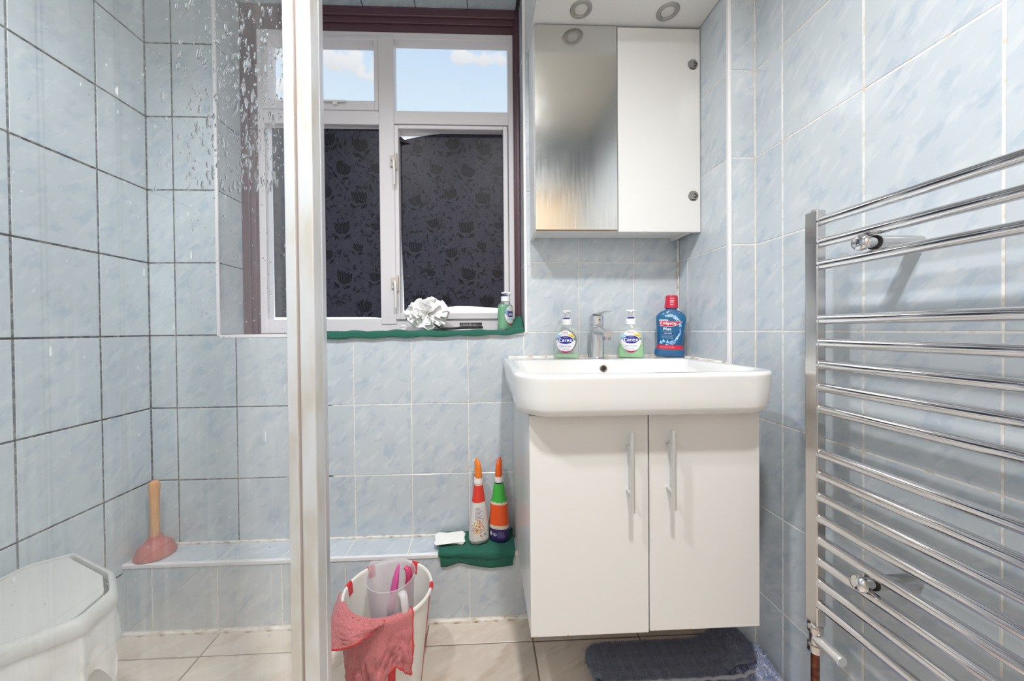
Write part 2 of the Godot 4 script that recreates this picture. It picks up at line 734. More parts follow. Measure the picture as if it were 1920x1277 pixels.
# ---------------------------------------------------------------- the room
func room() -> void:
	var ys := lines(0.955 - 4 * 0.253, 0.253, 0.0, CH)
	var full := Vector2(0.2, 0.25)
	var e := 0.0011   # joints lie this far behind the tile faces
	# window wall
	var wb := thing("wall_back", "pale blue tiled wall with the window opening and the mirror cabinet", "wall", Vector3.ZERO, 0, "", "structure")
	slab(wb, "grout_bed", Vector3(-0.2, -0.2, -0.3), Vector3(WX0 - e, CH + 0.2, -e), M.grout_mould)
	slab(wb, "grout_bed", Vector3(WX0 - e, -0.2, -0.3), Vector3(0.62, WY0 - e, -e), M.grout_mould)
	slab(wb, "grout_bed", Vector3(0.62, -0.2, -0.3), Vector3(WX1 + e, WY0 - e, -e), M.grout)
	slab(wb, "grout_bed", Vector3(WX1 + e, -0.2, -0.3), Vector3(RX + 0.2, CH + 0.2, -e), M.grout)
	slab(wb, "grout_bed", Vector3(WX0 - e, WY1 + e, -0.3), Vector3(WX1 + e, CH + 0.2, -e), M.grout_mould)
	var xs := lines(0.0876, 0.203, 0.0, RX)
	var yb := lines(0.955 - 4 * 0.253, 0.253, LEDGE, CH)
	tiles(wb, Vector3.ZERO, Vector3(1, 0, 0), Vector3(0, 1, 0), xs.slice(0, 3), yb, full, M.tile_shower, Rect2(WX0, WY0, WX1 - WX0, WY1 - WY0), false, 0.0045)
	tiles(wb, Vector3.ZERO, Vector3(1, 0, 0), Vector3(0, 1, 0), xs.slice(2), yb, full, M.tile, Rect2(WX0, WY0, WX1 - WX0, WY1 - WY0))
	# reveals of the opening
	tiles(wb, Vector3(WX0, 0, 0), Vector3(0, 0, -1), Vector3(0, 1, 0), [0.003, 0.2], lines(0.955, 0.253, WY0, WY1), full, M.tile_shower)
	tiles(wb, Vector3(WX1, 0, -0.3), Vector3(0, 0, 1), Vector3(0, 1, 0), [0.1, 0.297], lines(0.955, 0.253, WY0, WY1), full, M.tile)
	tiles(wb, Vector3(0, WY1, -0.3), Vector3(1, 0, 0), Vector3(0, 0, 1), [WX0 + 0.003, 0.2976, 0.5006, 0.7036, 0.9066, 1.1096, WX1 - 0.012], [0.1, 0.297], full, M.tile_shower)
	var sill := Mesher.new()
	sill.rbox(Vector3(WX0, WY0 - 0.01, -0.26), Vector3(WX1, WY0 + 0.001, 0.002), 0.002)
	part("sill_board", sill, M.trim, wb)

	var wl := thing("wall_left", "pale blue tiled left wall with dark mouldy joints", "wall", Vector3.ZERO, 0, "", "structure")
	slab(wl, "grout_bed", Vector3(-0.2, -0.2, -e), Vector3(-e, CH + 0.2, FZ + 0.2), M.grout_mould)
	tiles(wl, Vector3(0, 0, FZ), Vector3(0, 0, -1), Vector3(0, 1, 0), flip(lines(0.1593, 0.203, 0.0, FZ), FZ), ys, full, M.tile_shower, Rect2(), false, 0.0048)

	var wr := thing("wall_right", "pale blue tiled right wall behind the chrome towel rail", "wall", Vector3.ZERO, 0, "", "structure")
	slab(wr, "grout_bed", Vector3(RX + e, -0.2, -e), Vector3(RX + 0.2, CH + 0.2, FZ + 0.2), M.grout)
	tiles(wr, Vector3(RX, 0, COLZ), Vector3(0, 0, 1), Vector3(0, 1, 0), lines(0.3696 - COLZ, 0.203, 0.0, FZ - COLZ), ys, full, M.tile)

	var bx := thing("wall_boxing", "tiled pipe boxing in the corner to the right of the basin", "boxing", Vector3.ZERO, 0, "", "structure")
	slab(bx, "grout_bed", Vector3(COLX + e, 0, -0.001), Vector3(RX + 0.01, CH + 0.1, COLZ - e), M.grout)
	tiles(bx, Vector3(COLX, 0, 0), Vector3(0, 0, 1), Vector3(0, 1, 0), [0.003, 0.061, COLZ - 0.006], ys, Vector2(0.21, 0.25), M.tile)
	tiles(bx, Vector3(COLX, 0, COLZ), Vector3(1, 0, 0), Vector3(0, 1, 0), [0.006, RX - COLX], ys, full, M.tile)
	var t1 := Mesher.new()
	t1.rbox(Vector3(COLX - 0.003, 0, COLZ - 0.010), Vector3(COLX + 0.007, CH, COLZ + 0.003), 0.003)
	part("corner_trim", t1, M.trim, bx)
	var cb := Mesher.new()
	cb.rbox(Vector3(COLX - 0.006, 0.86, 0.0), Vector3(COLX, CH, 0.007), 0.003)
	part("corner_bead", cb, M.sealant, bx)

	# wall behind the viewer, with a door, seen only in the mirror
	var wf := thing("wall_front", "tiled wall with the door seen in the mirror", "wall", Vector3.ZERO, 0, "", "structure")
	slab(wf, "grout_bed", Vector3(-0.2, -0.2, FZ + e), Vector3(1.12, CH + 0.2, FZ + 0.2), M.grout)
	slab(wf, "grout_bed", Vector3(1.88, -0.2, FZ + e), Vector3(RX + 0.2, CH + 0.2, FZ + 0.2), M.grout)
	slab(wf, "grout_bed", Vector3(1.12, 2.0, FZ + e), Vector3(1.88, CH + 0.2, FZ + 0.2), M.grout)
	tiles(wf, Vector3(RX, 0, FZ), Vector3(-1, 0, 0), Vector3(0, 1, 0), lines(0.203, 0.203, 0.0, RX), ys, full, M.tile, Rect2(RX - 1.88, -0.1, 0.76, 2.1), true)
	var dr := thing("door_1", "warm cream door in the wall seen in the mirror", "door", Vector3(1.12, 0, FZ + 0.04), 0, "", "structure")
	var dm := Mesher.new()
	dm.rbox(Vector3(0.0, 0.0, 0), Vector3(0.76, 2.0, 0.04), 0.004)
	var cream := material(c8(226, 200, 168), 0.5)
	part("door_panel", dm, cream, dr)
	var fr := Mesher.new()
	fr.rbox(Vector3(-0.05, 0, -0.055), Vector3(0.0, 2.05, -0.035), 0.003)
	fr.rbox(Vector3(0.0, 2.0, -0.055), Vector3(0.76, 2.05, -0.035), 0.003)
	part("door_frame", fr, M.board, dr)

	# ledge along the foot of the window wall
	var lg := thing("wall_ledge", "low tiled ledge along the foot of the window wall", "ledge", Vector3.ZERO, 0, "", "structure")
	slab(lg, "grout_bed", Vector3(0.0, -0.01, -0.01), Vector3(COLX + 0.01, LEDGE - 0.0011, LEDGEZ - 0.0011), M.grout)
	tiles(lg, Vector3(0, LEDGE, LEDGEZ), Vector3(1, 0, 0), Vector3(0, 0, -1), lines(0.0876, 0.203, 0.0, 1.38), [0.008, LEDGEZ - 0.004], full, M.tile)
	tiles(lg, Vector3(0, 0, LEDGEZ), Vector3(1, 0, 0), Vector3(0, 1, 0), lines(0.0913, 0.203, 0.0, 1.38), [0.010, LEDGE - 0.012], full, M.tile)
	var le := Mesher.new()
	le.rbox(Vector3(0.0, LEDGE - 0.012, LEDGEZ - 0.008), Vector3(COLX, LEDGE + 0.002, LEDGEZ + 0.003), 0.003)
	part("edge_trim", le, M.trim, lg)
	var ls := Mesher.new()
	ls.rbox(Vector3(0.0, -0.004, LEDGEZ - 0.002), Vector3(1.32, 0.009, LEDGEZ + 0.011), 0.004)
	part("sealant_bead", ls, M.sealant, lg)
	var lb := Mesher.new()
	lb.rbox(Vector3(0.0, LEDGE - 0.002, -0.001), Vector3(1.32, LEDGE + 0.007, 0.006), 0.003)
	part("sealant_bead", lb, M.sealant, lg)

	# floor and ceiling
	var fl := thing("floor", "beige tiled floor", "floor", Vector3.ZERO, 0, "", "structure")
	slab(fl, "grout_bed", Vector3(-0.2, -0.2, -0.3), Vector3(RX + 0.2, -0.0012, FZ + 0.2), M.grout_floor)
	tiles(fl, Vector3(0, 0, FZ), Vector3(1, 0, 0), Vector3(0, 0, -1), lines(0.305, 0.333, 0.0, RX), flip(lines(0.2, 0.333, LEDGEZ, FZ), FZ), Vector2(0.33, 0.33), M.floor_tile, Rect2(), false, 0.004)
	var ce := Mesher.new()
	ce.box(Vector3(-0.2, CH, -0.3), Vector3(RX + 0.2, CH + 0.2, FZ + 0.2))
	var co := part("ceiling", ce, M.plaster, self)
	tag(co, "off-white plaster ceiling", "ceiling", "", "structure")

	# white plastic corner strips
	for q in [["trim_1", WX0 - 0.009, WX0 + 0.002, "white plastic corner strip at the left edge of the window recess"], ["trim_2", WX1 - 0.002, WX1 + 0.009, "white plastic corner strip between the window recess and the mirror cabinet"]]:
		var m := Mesher.new()
		m.rbox(Vector3(q[1], WY0 - 0.004, -0.006), Vector3(q[2], CH, 0.003), 0.003)
		var o := part(q[0], m, M.trim, self)
		tag(o, q[3], "trim", "", "structure")
	var s1 := Mesher.new()
	s1.rbox(Vector3(RX - 0.010, -0.003, COLZ), Vector3(RX, 0.010, FZ), 0.004)
	tag(part("trim_3", s1, M.sealant, self), "stained sealant line along the foot of the right wall", "sealant", "", "structure")


func flip(a: Array, total: float) -> Array:
	var r := []
	for k in range(a.size() - 1, -1, -1):
		r.append(total - a[k])
	return r


# ---------------------------------------------------------------- the window
func film_print() -> Image:
	var w := 720
	var h := 1200
	var im := Image.create(w, h, false, Image.FORMAT_RGB8)
	im.fill(c8(60, 59, 69))
	var r := RandomNumberGenerator.new()
	r.seed = 5
	for k in 900:   # faint mottling
		disc(im, Vector2(r.randf() * w, r.randf() * h), r.randf_range(8, 40), r.randf_range(5, 16), c8(54, 54, 64).lerp(c8(64, 64, 74), r.randf()), r.randf() * PI)
	for k in 260:   # stems
		var p := Vector2(r.randf() * w, r.randf() * h)
		var d := r.randf() * TAU
		var bend := r.randf_range(-0.22, 0.22)
		var pts := [p]
		for i in 9:
			d += bend
			p += Vector2(cos(d), sin(d)) * 13
			pts.append(p)
		stroke(im, pts, 1.6, c8(72, 72, 82) if r.randf() < 0.6 else c8(40, 40, 48))
	for k in 620:   # leaves
		leaf(im, Vector2(r.randf() * w, r.randf() * h), r.randf_range(14, 46), r.randf_range(0.22, 0.36), r.randf() * TAU, c8(20, 20, 26).lerp(c8(46, 46, 55), r.randf()))
	for k in 420:   # berries
		disc(im, Vector2(r.randf() * w, r.randf() * h), r.randf_range(2, 5), r.randf_range(2, 5), c8(26, 26, 32))
	var cols := 3
	for i in 7:   # tulips
		for j in cols:
			tulip(im, Vector2((j + 0.5 + (0.4 if i % 2 else -0.1)) * w / cols + r.randf_range(-30, 30), (i + 0.5) * h / 7.0 + r.randf_range(-25, 25)), r.randf_range(44, 74), r.randf_range(-0.5, 0.5))
	for k in 60:   # glints of the embossing
		var p := Vector2(r.randf() * w, r.randf() * h)
		leaf(im, p, r.randf_range(3, 8), 0.4, r.randf() * TAU, c8(150, 150, 158).lerp(c8(96, 90, 84), r.randf()))
	return im


func leaf(im: Image, p: Vector2, l: float, fat: float, a: float, c: Color) -> void:
	var q := PackedVector2Array()
	for k in 9:
		var t := k / 8.0
		q.append(p + Vector2(l * (t - 0.5), l * fat * sin(PI * t) * (1.0 - 0.3 * t)).rotated(a))
	for k in range(7, 0, -1):
		var t := k / 8.0
		q.append(p + Vector2(l * (t - 0.5), -l * fat * 0.45 * sin(PI * t)).rotated(a))
	fill(im, q, c)


func tulip(im: Image, p: Vector2, s: float, a: float) -> void:
	var dk := c8(15, 15, 21)
	var md := c8(38, 38, 48)
	for k in [-2, 2, -1, 1, 0]:
		var off: Vector2 = Vector2(k * s * 0.23, absf(k) * s * 0.02).rotated(a)
		leaf(im, p + off, s * 1.15, 0.3, a - PI / 2 + k * 0.2, dk)
		leaf(im, p + off + Vector2(1, 2), s * 0.85, 0.2, a - PI / 2 + k * 0.2, md)
	leaf(im, p + Vector2(-s * 0.5, s * 0.8).rotated(a), s * 0.8, 0.25, a + 0.6, dk)
	leaf(im, p + Vector2(s * 0.5, s * 0.85).rotated(a), s * 0.8, 0.25, a - 0.6 + PI, dk)


func frame_ring(m: Mesher, x0: float, x1: float, y0: float, y1: float, wl: float, wr: float, wt: float, wb: float, z0: float, z1: float, r := 0.003) -> void:
	m.rbox(Vector3(x0, y0, z0), Vector3(x0 + wl, y1, z1), r)
	m.rbox(Vector3(x1 - wr, y0, z0), Vector3(x1, y1, z1), r)
	m.rbox(Vector3(x0 + wl - 0.001, y1 - wt, z0), Vector3(x1 - wr + 0.001, y1, z1 - 0.0003), r)
	m.rbox(Vector3(x0 + wl - 0.001, y0, z0), Vector3(x1 - wr + 0.001, y0 + wb, z1 - 0.0003), r)


func window() -> void:
	var w := thing("window_1", "four-light window in a purple-brown surround, lower panes covered with dark floral film", "window", Vector3.ZERO, 0, "", "structure")
	var wood := material(c8(84, 54, 64), 0.4, 0.0, {"clearcoat_enabled": true, "clearcoat": 0.25})
	var paint := material(c8(214, 210, 214), 0.4)
	# stepped wooden surround
	var a := Mesher.new()
	frame_ring(a, WX0, WX1, WY0 - 0.005, WY1, 0.03, 0.016, 0.035, 0.006, -0.22, -0.125, 0.004)
	frame_ring(a, WX0 + 0.026, WX1 - 0.013, WY0, WY1 - 0.031, 0.022, 0.008, 0.025, 0.004, -0.22, -0.134, 0.003)
	frame_ring(a, WX0 + 0.045, WX1 - 0.019, WY0, WY1 - 0.053, 0.016, 0.008, 0.037, 0.004, -0.22, -0.142, 0.003)
	part("surround", a, wood, w, "purple-brown moulded timber surround")
	# white frame, mullion, transom
	var zf := -0.14
	var zb := -0.19
	var f := Mesher.new()
	frame_ring(f, 0.292, 1.287, 0.957, 2.138, 0.026, 0.021, 0.026, 0.056, zb, zf)
	part("frame", f, paint, w)
	var mu := Mesher.new()
	mu.rbox(Vector3(0.757, 0.99, zb), Vector3(0.8165, 2.12, zf + 0.004), 0.003)
	part("mullion", mu, paint, w)
	var tr := Mesher.new()
	tr.rbox(Vector3(0.8155, 1.779, zb), Vector3(1.268, 1.831, zf + 0.001), 0.003)
	tr.rbox(Vector3(0.312, 1.775, zb), Vector3(0.758, 1.829, zf + 0.001), 0.003)
	part("transom", tr, paint, w)
	# glass
	var glass := func(x0, x1, y0, y1, parent):
		var g := Mesher.new()
		g.box(Vector3(x0, y0, -0.172), Vector3(x1, y1, -0.168))
		part("pane", g, M.glass, parent)
	glass.call(0.82, 1.27, 1.826, 2.125, w)
	glass.call(0.31, 0.76, 1.0, 1.78, w)
	# opening top left light
	var tl := Mesher.new()
	frame_ring(tl, 0.316, 0.758, 1.828, 2.116, 0.022, 0.0165, 0.016, 0.036, zb, zf + 0.007)
	var tls := part("top_sash", tl, paint, w)
	glass.call(0.33, 0.745, 1.85, 2.11, tls)
	var arm := Mesher.new()
	arm.rbox(Vector3(0.50, 1.853, zf + 0.012), Vector3(0.634, 1.860, zf + 0.017), 0.002)
	arm.rbox(Vector3(0.585, 1.843, zf + 0.006), Vector3(0.602, 1.855, zf + 0.017), 0.002)
	part("stay_arm", arm, M.white, tls)
	# opening lower right casement
	var cs := Mesher.new()
	frame_ring(cs, 0.817, 1.262, 1.008, 1.772, 0.0165, 0.0175, 0.015, 0.026, zb, zf + 0.008)
	var csm := part("casement_sash", cs, paint, w)
	glass.call(0.825, 1.25, 1.02, 1.765, csm)
	for y in [1.629, 1.152]:
		var pl := Mesher.new()
		pl.rbox(Vector3(0.800, y - 0.022, zf + 0.003), Vector3(0.822, y + 0.022, zf + 0.012), 0.002)
		pl.rbox(Vector3(0.820, y - 0.035, zf + 0.006), Vector3(0.829, y + 0.03, zf + 0.018), 0.002)
		part("handle_plate", pl, material(c8(196, 186, 174), 0.45), csm)
		var hd := Mesher.new()
		hd.tube([Vector3(0.808, y + 0.002, zf + 0.012), Vector3(0.817, y + 0.004, zf + 0.022), Vector3(0.8195, y - 0.012, zf + 0.026), Vector3(0.8205, y - 0.055, zf + 0.025), Vector3(0.8195, y - 0.098, zf + 0.024)], [0.005, 0.006, 0.0055, 0.005, 0.0045], 10)
		part("casement_handle", hd, M.white, csm)
	# dark film, cut a little short so that daylight shows round it
	var pr := film_print()
	var ft := tex(pr)
	var hm := pr.duplicate()
	hm.convert(Image.FORMAT_L8)
	var film := material(Color(0.86, 0.86, 0.92), 0.38, 0.0, {"albedo_texture": ft, "heightmap_enabled": true, "heightmap_texture": tex(hm), "heightmap_scale": 0.04, "metallic_specular": 0.35})
	var fl := Mesher.new()
	fl.prism(PackedVector2Array([Vector2(0.332, 1.022), Vector2(0.70, 1.020), Vector2(0.7505, 1.016), Vector2(0.7545, 1.772), Vector2(0.331, 1.771)]), -0.1668, -0.1661)
	part("privacy_film", fl, film, w, "dark floral film on the left pane, with a thin bright gap at its edges")
	var fq := Mesher.new()
	var fp := [Vector2(0.8415, 1.035), Vector2(0.838, 1.2), Vector2(0.833, 1.36), Vector2(0.8325, 1.725), Vector2(0.862, 1.735), Vector2(0.90, 1.742), Vector2(0.95, 1.751), Vector2(1.01, 1.759), Vector2(1.2445, 1.757), Vector2(1.2465, 1.4), Vector2(1.245, 1.05), Vector2(1.19, 1.055), Vector2(1.12, 1.06), Vector2(1.06, 1.062), Vector2(1.0, 1.057), Vector2(0.93, 1.042)]
	fq.prism(PackedVector2Array(fp), -0.1668, -0.1661)
	part("privacy_film", fq, film, csm, "dark floral film on the right pane, curling away at its top left corner")
	var curl := Mesher.new()
	var g := []
	for i in 5:
		var row := PackedVector3Array()
		for j in 4:
			var t := i / 4.0
			var s := j / 3.0
			row.append(Vector3(0.826 + 0.05 * t * (1 - 0.7 * s), 1.745 - 0.03 * t - 0.02 * s * (1 - t), -0.160 + 0.02 * sin(t * PI) * s))
		g.append(row)
	curl.sheet(g, 0.0006)
	part("film_curl", curl, material(c8(40, 40, 48), 0.4), csm)


# ---------------------------------------------------------------- lamps
func ceiling_lamps() -> void:
	# recessed ceiling lamps above the picture: they throw the shadows under the cabinet and the basin
	for q in [[1.31, 1.2, 2.7, "round ceiling lamp above the basin side of the room"], [0.62, 1.05, 1.95, "round ceiling lamp above the shower side of the room"]]:
		var o := thing("ceiling_lamp", q[3], "lamp", Vector3(q[0], CH, q[1]), 0, "round ceiling lamps")
		var rg := Mesher.new()
		rg.lathe([Vector2(0.062, 0.0), Vector2(0.062, -0.006), Vector2(0.058, -0.009), Vector2(0.047, -0.009), Vector2(0.045, -0.002), Vector2(0.045, 0.0)], 32)
		part("ring", rg, M.white, o)
		var df := Mesher.new()
		df.lathe([Vector2(0.0, -0.003), Vector2(0.045, -0.003), Vector2(0.045, -0.001), Vector2(0.0, -0.001)], 32)
		part("lamp_diffuser", df, material(c8(255, 250, 240), 0.5, 0.0, {"emission_enabled": true, "emission": c8(252, 252, 252), "emission_energy_multiplier": 3.0}), o)
		var l := SpotLight3D.new()
		l.name = "lamp_light"
		l.rotation.x = -PI / 2
		l.spot_angle = 76.0
		l.spot_angle_attenuation = 1.0
		l.light_color = c8(252, 252, 252)
		l.light_energy = q[2]
		l.light_size = 0.045
		l.spot_range = 8.0
		l.spot_attenuation = 2.0
		l.shadow_enabled = true
		l.position = Vector3(0, -0.06, 0)
		o.add_child(l)


# ---------------------------------------------------------------- shower screen
func shower_screen() -> void:
	var s := thing("shower_screen", "clear wet glass shower screen with a silver post, in front of the left wall", "shower screen")
	var z1 := 0.75
	var satin := material(Color.WHITE, 0.4, 0.35, {"albedo_texture": noise_tex(0.012, 61, [c8(208, 203, 194), c8(218, 218, 218), c8(222, 224, 226)], [0.25, 0.5, 0.8], 512), "uv1_triplanar": true, "uv1_world_triplanar": true, "uv1_scale": Vector3(2, 0.7, 2)})
	var a := Mesher.new()
	a.rbox(Vector3(0.8660, 0.0, 0.722), Vector3(0.8815, 1.95, z1), 0.0025)
	part("front_profile", a, satin, s)
	var b := Mesher.new()
	b.rbox(Vector3(0.8855, 0.0, 0.722), Vector3(0.9075, 1.95, z1), 0.0025)
	part("front_profile", b, satin, s)
	var sm := Mesher.new()
	sm.rbox(Vector3(0.880, 0.0, 0.724), Vector3(0.887, 1.95, z1 - 0.004), 0.001)
	part("seam_strip", sm, material(c8(176, 160, 152), 0.5), s)
	var c := Mesher.new()
	c.rbox(Vector3(0.870, 0.0, 0.706), Vector3(0.9078, 1.95, 0.7225), 0.003)
	part("side_profile", c, material(c8(226, 226, 230), 0.3, 0.7), s, "polished side face of the post")
	var g := Mesher.new()
	g.box(Vector3(0.006, 0.012, 0.732), Vector3(0.872, 1.93, 0.738))
	part("pane", g, M.glass, s)
	var wc := Mesher.new()
	wc.rbox(Vector3(0.0, 0.0, 0.722), Vector3(0.016, 1.95, 0.748), 0.002)
	wc.rbox(Vector3(0.0, 0.0, 0.722), Vector3(0.87, 0.018, 0.748), 0.002)
	part("wall_channel", wc, satin, s)
	# limescale on the glass: a thin uneven bloom with run marks
	var w := 512
	var h := 1024
	var im := Image.create(w, h, false, Image.FORMAT_RGBA8)
	var n := noise(0.012, 71, 4)
	var n2 := noise(0.05, 72, 3)
	for y in h:
		var v := 1.0 - float(y) / h   # height 0..1 of 1.93 m
		for x in w:
			var streak := n2.get_noise_2d(x * 2.2, y * 0.06)
			var t := 0.0 + 0.245 * smoothstep(0.5, 0.05, v) + 0.02 * smoothstep(0.55, 0.8, v) + (0.10 * n.get_noise_2d(x * 1.6, y * 0.35) + 0.11 * maxf(streak, 0.0)) * lerpf(1.0, 0.35, smoothstep(0.3, 0.65, v))
			im.set_pixel(x, y, Color(0.97, 0.97, 0.95, clampf(t, 0.0, 0.6)))
	var r := RandomNumberGenerator.new()
	r.seed = 9
	for k in 260:   # dried drops
		var p := Vector2(r.randf() * w, r.randf() * h)
		disc(im, p, r.randf_range(0.4, 0.8), r.randf_range(0.5, 1.6), Color(1, 1, 1, r.randf_range(0.15, 0.35)), r.randf_range(-0.3, 0.3))
	for k in 24:
		var p := Vector2(r.randf() * w, h * r.randf_range(0.3, 1.0))
		disc(im, p, r.randf_range(0.6, 1.0), r.randf_range(2, 5), Color(1, 1, 1, 0.4))
	var bloom := material(Color(1, 1, 1, 1), 0.6, 0.0, {"transparency": BaseMaterial3D.TRANSPARENCY_ALPHA, "albedo_texture": tex(im)})
	var lm := Mesher.new()
	lm.quad(Vector3(0.016, 0.018, 0.7384), Vector3(0.866, 0.018, 0.7384), Vector3(0.866, 1.93, 0.7384), Vector3(0.016, 1.93, 0.7384), Vector3(0, 0, 1))
	part("limescale", lm, bloom, s, "whitish limescale bloom and run marks")
	# drops clinging to the back of the glass
	var dm := Mesher.new()
	dm.lathe([Vector2(0.0, 0.0), Vector2(1.0, 0.0), Vector2(0.93, 0.22), Vector2(0.7, 0.42), Vector2(0.38, 0.55), Vector2(0.0, 0.6)], 12)
	var dmesh := dm.mesh()
	var water := material(Color(1, 1, 1, 0.0), 0.0, 0.0, {"refraction_enabled": true, "refraction_scale": 0.033})
	var mmn := MultiMesh.new()
	mmn.transform_format = MultiMesh.TRANSFORM_3D
	mmn.mesh = dmesh
	var xs := []
	for k in 1500:
		var x: float
		var y: float
		if k < 900:   # thick where the steam met the glass near the window
			x = r.randfn(0.80, 0.05)
			y = 1.18 + absf(r.randfn(0.12, 0.14))
		elif k < 1150:
			x = r.randf_range(0.7, 0.866)
			y = r.randf_range(0.85, 1.4)
		else:
			x = r.randf_range(0.03, 0.866)
			y = r.randf_range(0.4, 1.6)
		if x > 0.862 or x < 0.02 or y > 1.9:
			continue
		var s1 := r.randf_range(0.0004, 0.0012) * (2.2 if k < 900 and r.randf() < 0.35 else 1.0)
		var stretch := r.randf_range(1.0, 4.5) if k < 900 else r.randf_range(1.0, 2.0)
		var bs := Basis(Vector3(s1, 0, 0), Vector3(0, 0, -s1 * 0.8), Vector3(0, s1 * stretch, 0)) 
		xs.append(Transform3D(Basis(Vector3(0, 0, 1), r.randf_range(-0.25, 0.25)) * bs, Vector3(x, y, 0.7319)))
	mmn.instance_count = xs.size()
	for k in xs.size():
		mmn.set_instance_transform(k, xs[k])
	var mi := MultiMeshInstance3D.new()
	mi.name = "water_drops"
	mi.multimesh = mmn
	mi.material_override = water
	dmesh.surface_set_material(0, water)
	mi.set_meta("kind", "stuff")
	s.add_child(mi)


# ---------------------------------------------------------------- basin and cupboard
func vanity() -> void:
	var v := thing("vanity_cabinet", "white two-door basin cabinet with bar handles, hung under the washbasin", "cabinet")
	var x0 := 1.2645
	var x1 := 1.820
	var zf := 0.443
	var b := Mesher.new()
	# left side panel, its back edge cut at a slant below the ledge
	var keep := b.X
	b.X = Transform3D(Basis(Vector3(0, 0, 1), Vector3(0, 1, 0), Vector3(-1, 0, 0)), Vector3(x0, 0, 0))
	b.prism(PackedVector2Array([Vector2(0.002, LEDGE + 0.01), Vector2(LEDGEZ + 0.016, LEDGE + 0.01), Vector2(0.37, 0.2395), Vector2(zf, 0.2395), Vector2(zf, 0.766), Vector2(0.002, 0.766)]), -0.016, 0.0)
	b.X = keep
	b.rbox(Vector3(x1 - 0.016, 0.24, 0.002), Vector3(x1, 0.766, zf), 0.001)
	b.rbox(Vector3(x0 + 0.016, 0.245, LEDGEZ + 0.02), Vector3(x1 - 0.016, 0.261, zf - 0.001), 0.001)
	b.rbox(Vector3(x0 + 0.016, 0.262, 0.002), Vector3(x1 - 0.016, 0.766, 0.012), 0.001)
	part("body", b, M.board, v)
	var door := Mesher.new()
	door.rbox(Vector3(0, 0, 0), Vector3(0.2835, 0.5245, 0.016), 0.0015)
	var chip := material(c8(176, 132, 84), 0.8)
	for k in 2:
		var d := part("door", door, M.board, v)
		d.position = Vector3(x0 if k == 0 else x0 + 0.2865, 0.238 + 0.003 * k, zf + 0.001)
		if k == 1:
			d.scale = Vector3(0.955, 1, 1)
		var h := Mesher.new()
		h.tube([Vector3(0, -0.0925, 0), Vector3(0, 0.0925, 0)], 0.0055, 16)
		h.tube([Vector3(0, 0.052, 0), Vector3(0, 0.052, -0.030)], 0.0042, 12)
		h.tube([Vector3(0, -0.052, 0), Vector3(0, -0.052, -0.030)], 0.0042, 12)
		var ho := part("handle", h, M.steel, d, "brushed steel bar handle")
		ho.position = Vector3(0.2335 if k == 0 else 0.044 / 0.955, 0.397, 0.045)
		for q in ([[0.004, 0.012], [0.085, 0.006]] if k == 0 else [[0.01, 0.004], [0.08, 0.02], [0.10, 0.008]]):
			var cm := Mesher.new()
			cm.rbox(Vector3(q[0], -0.0003, 0.0125), Vector3(q[0] + q[1], 0.0022, 0.0163), 0.0008)
			part("chipped_edge", cm, chip, d)


func basin() -> void:
	var o := thing("washbasin", "white ceramic washbasin with rounded front corners on the two-door cabinet", "washbasin")
	var m := Mesher.new()
	var x0 := 1.229
	var x1 := 1.853
	var zb := 0.004
	var zf := 0.517
	var top := 0.865
	var rings := []
	# outside, from the foot up
	for q in [[0.030, 0.767], [0.018, 0.769], [0.009, 0.776], [0.005, 0.787], [0.003, 0.81], [0.0005, 0.85]]:
		rings.append(rring(x0 + q[0], x1 - q[0], zb, zf - q[0], 0.02, 0.085 - q[0] * 0.6, q[1]))
	for k in 5:
		var t := PI / 2 * k / 4.0
		var ins := 0.009 * (1 - cos(t))
		rings.append(rring(x0 + ins, x1 - ins, zb, zf - ins, 0.02, 0.085 - ins, 0.856 + 0.009 * sin(t)))
	# rim and bowl
	var bowl := func(ins: float, y: float, back: float, rb: float, rf: float): rings.append(rring(x0 + ins, x1 - ins, back, zf - ins, rb, rf, y))
	bowl.call(0.022, top, 0.128, 0.03, 0.07)
	bowl.call(0.030, top - 0.0015, 0.135, 0.03, 0.065)
	bowl.call(0.036, top - 0.007, 0.140, 0.032, 0.062)
	bowl.call(0.044, top - 0.03, 0.146, 0.04, 0.062)
	bowl.call(0.056, top - 0.065, 0.158, 0.055, 0.07)
	bowl.call(0.085, top - 0.085, 0.185, 0.07, 0.075)
	bowl.call(0.16, top - 0.093, 0.25, 0.06, 0.06)
	m.loft(rings, true, true, true)
	part("bowl", m, M.ceramic, o)
	var ov := Mesher.new()
	ov.X = Transform3D(Basis(Vector3(1, 0, 0), deg_to_rad(82)), Vector3(1.5475, 0.836, 0.1475))
	ov.lathe([Vector2(0.0118, -0.002), Vector2(0.0118, 0.002), Vector2(0.0098, 0.003), Vector2(0.0078, 0.0018), Vector2(0.0074, -0.002)], 24)
	var ring := part("overflow_ring", ov, material(c8(150, 138, 124), 0.35, 0.8), o)
	var oh := Mesher.new()
	oh.X = ov.X
	oh.lathe([Vector2(0.0, 0.0), Vector2(0.0076, 0.0), Vector2(0.0076, -0.002), Vector2(0.0, -0.002)], 20)
	part("overflow_hole", oh, M.dark, ring)
	var sl := Mesher.new()
	var pts := []
	for k in 16:
		pts.append(Vector3(x0 + 0.02 + (COLX - 0.06 - x0) * k / 15.0, top + 0.0005, 0.004))
	sl.tube(pts, 0.0045, 8)
	sl.tube([Vector3(1.855, top - 0.001, 0.012), Vector3(1.857, top - 0.001, 0.15), Vector3(1.857, top - 0.002, 0.28)], 0.005, 8)
	sl.rbox(Vector3(1.851, top - 0.014, 0.003), Vector3(COLX, top - 0.001, 0.272), 0.003)
	part("sealant_bead", sl, M.sealant, o)


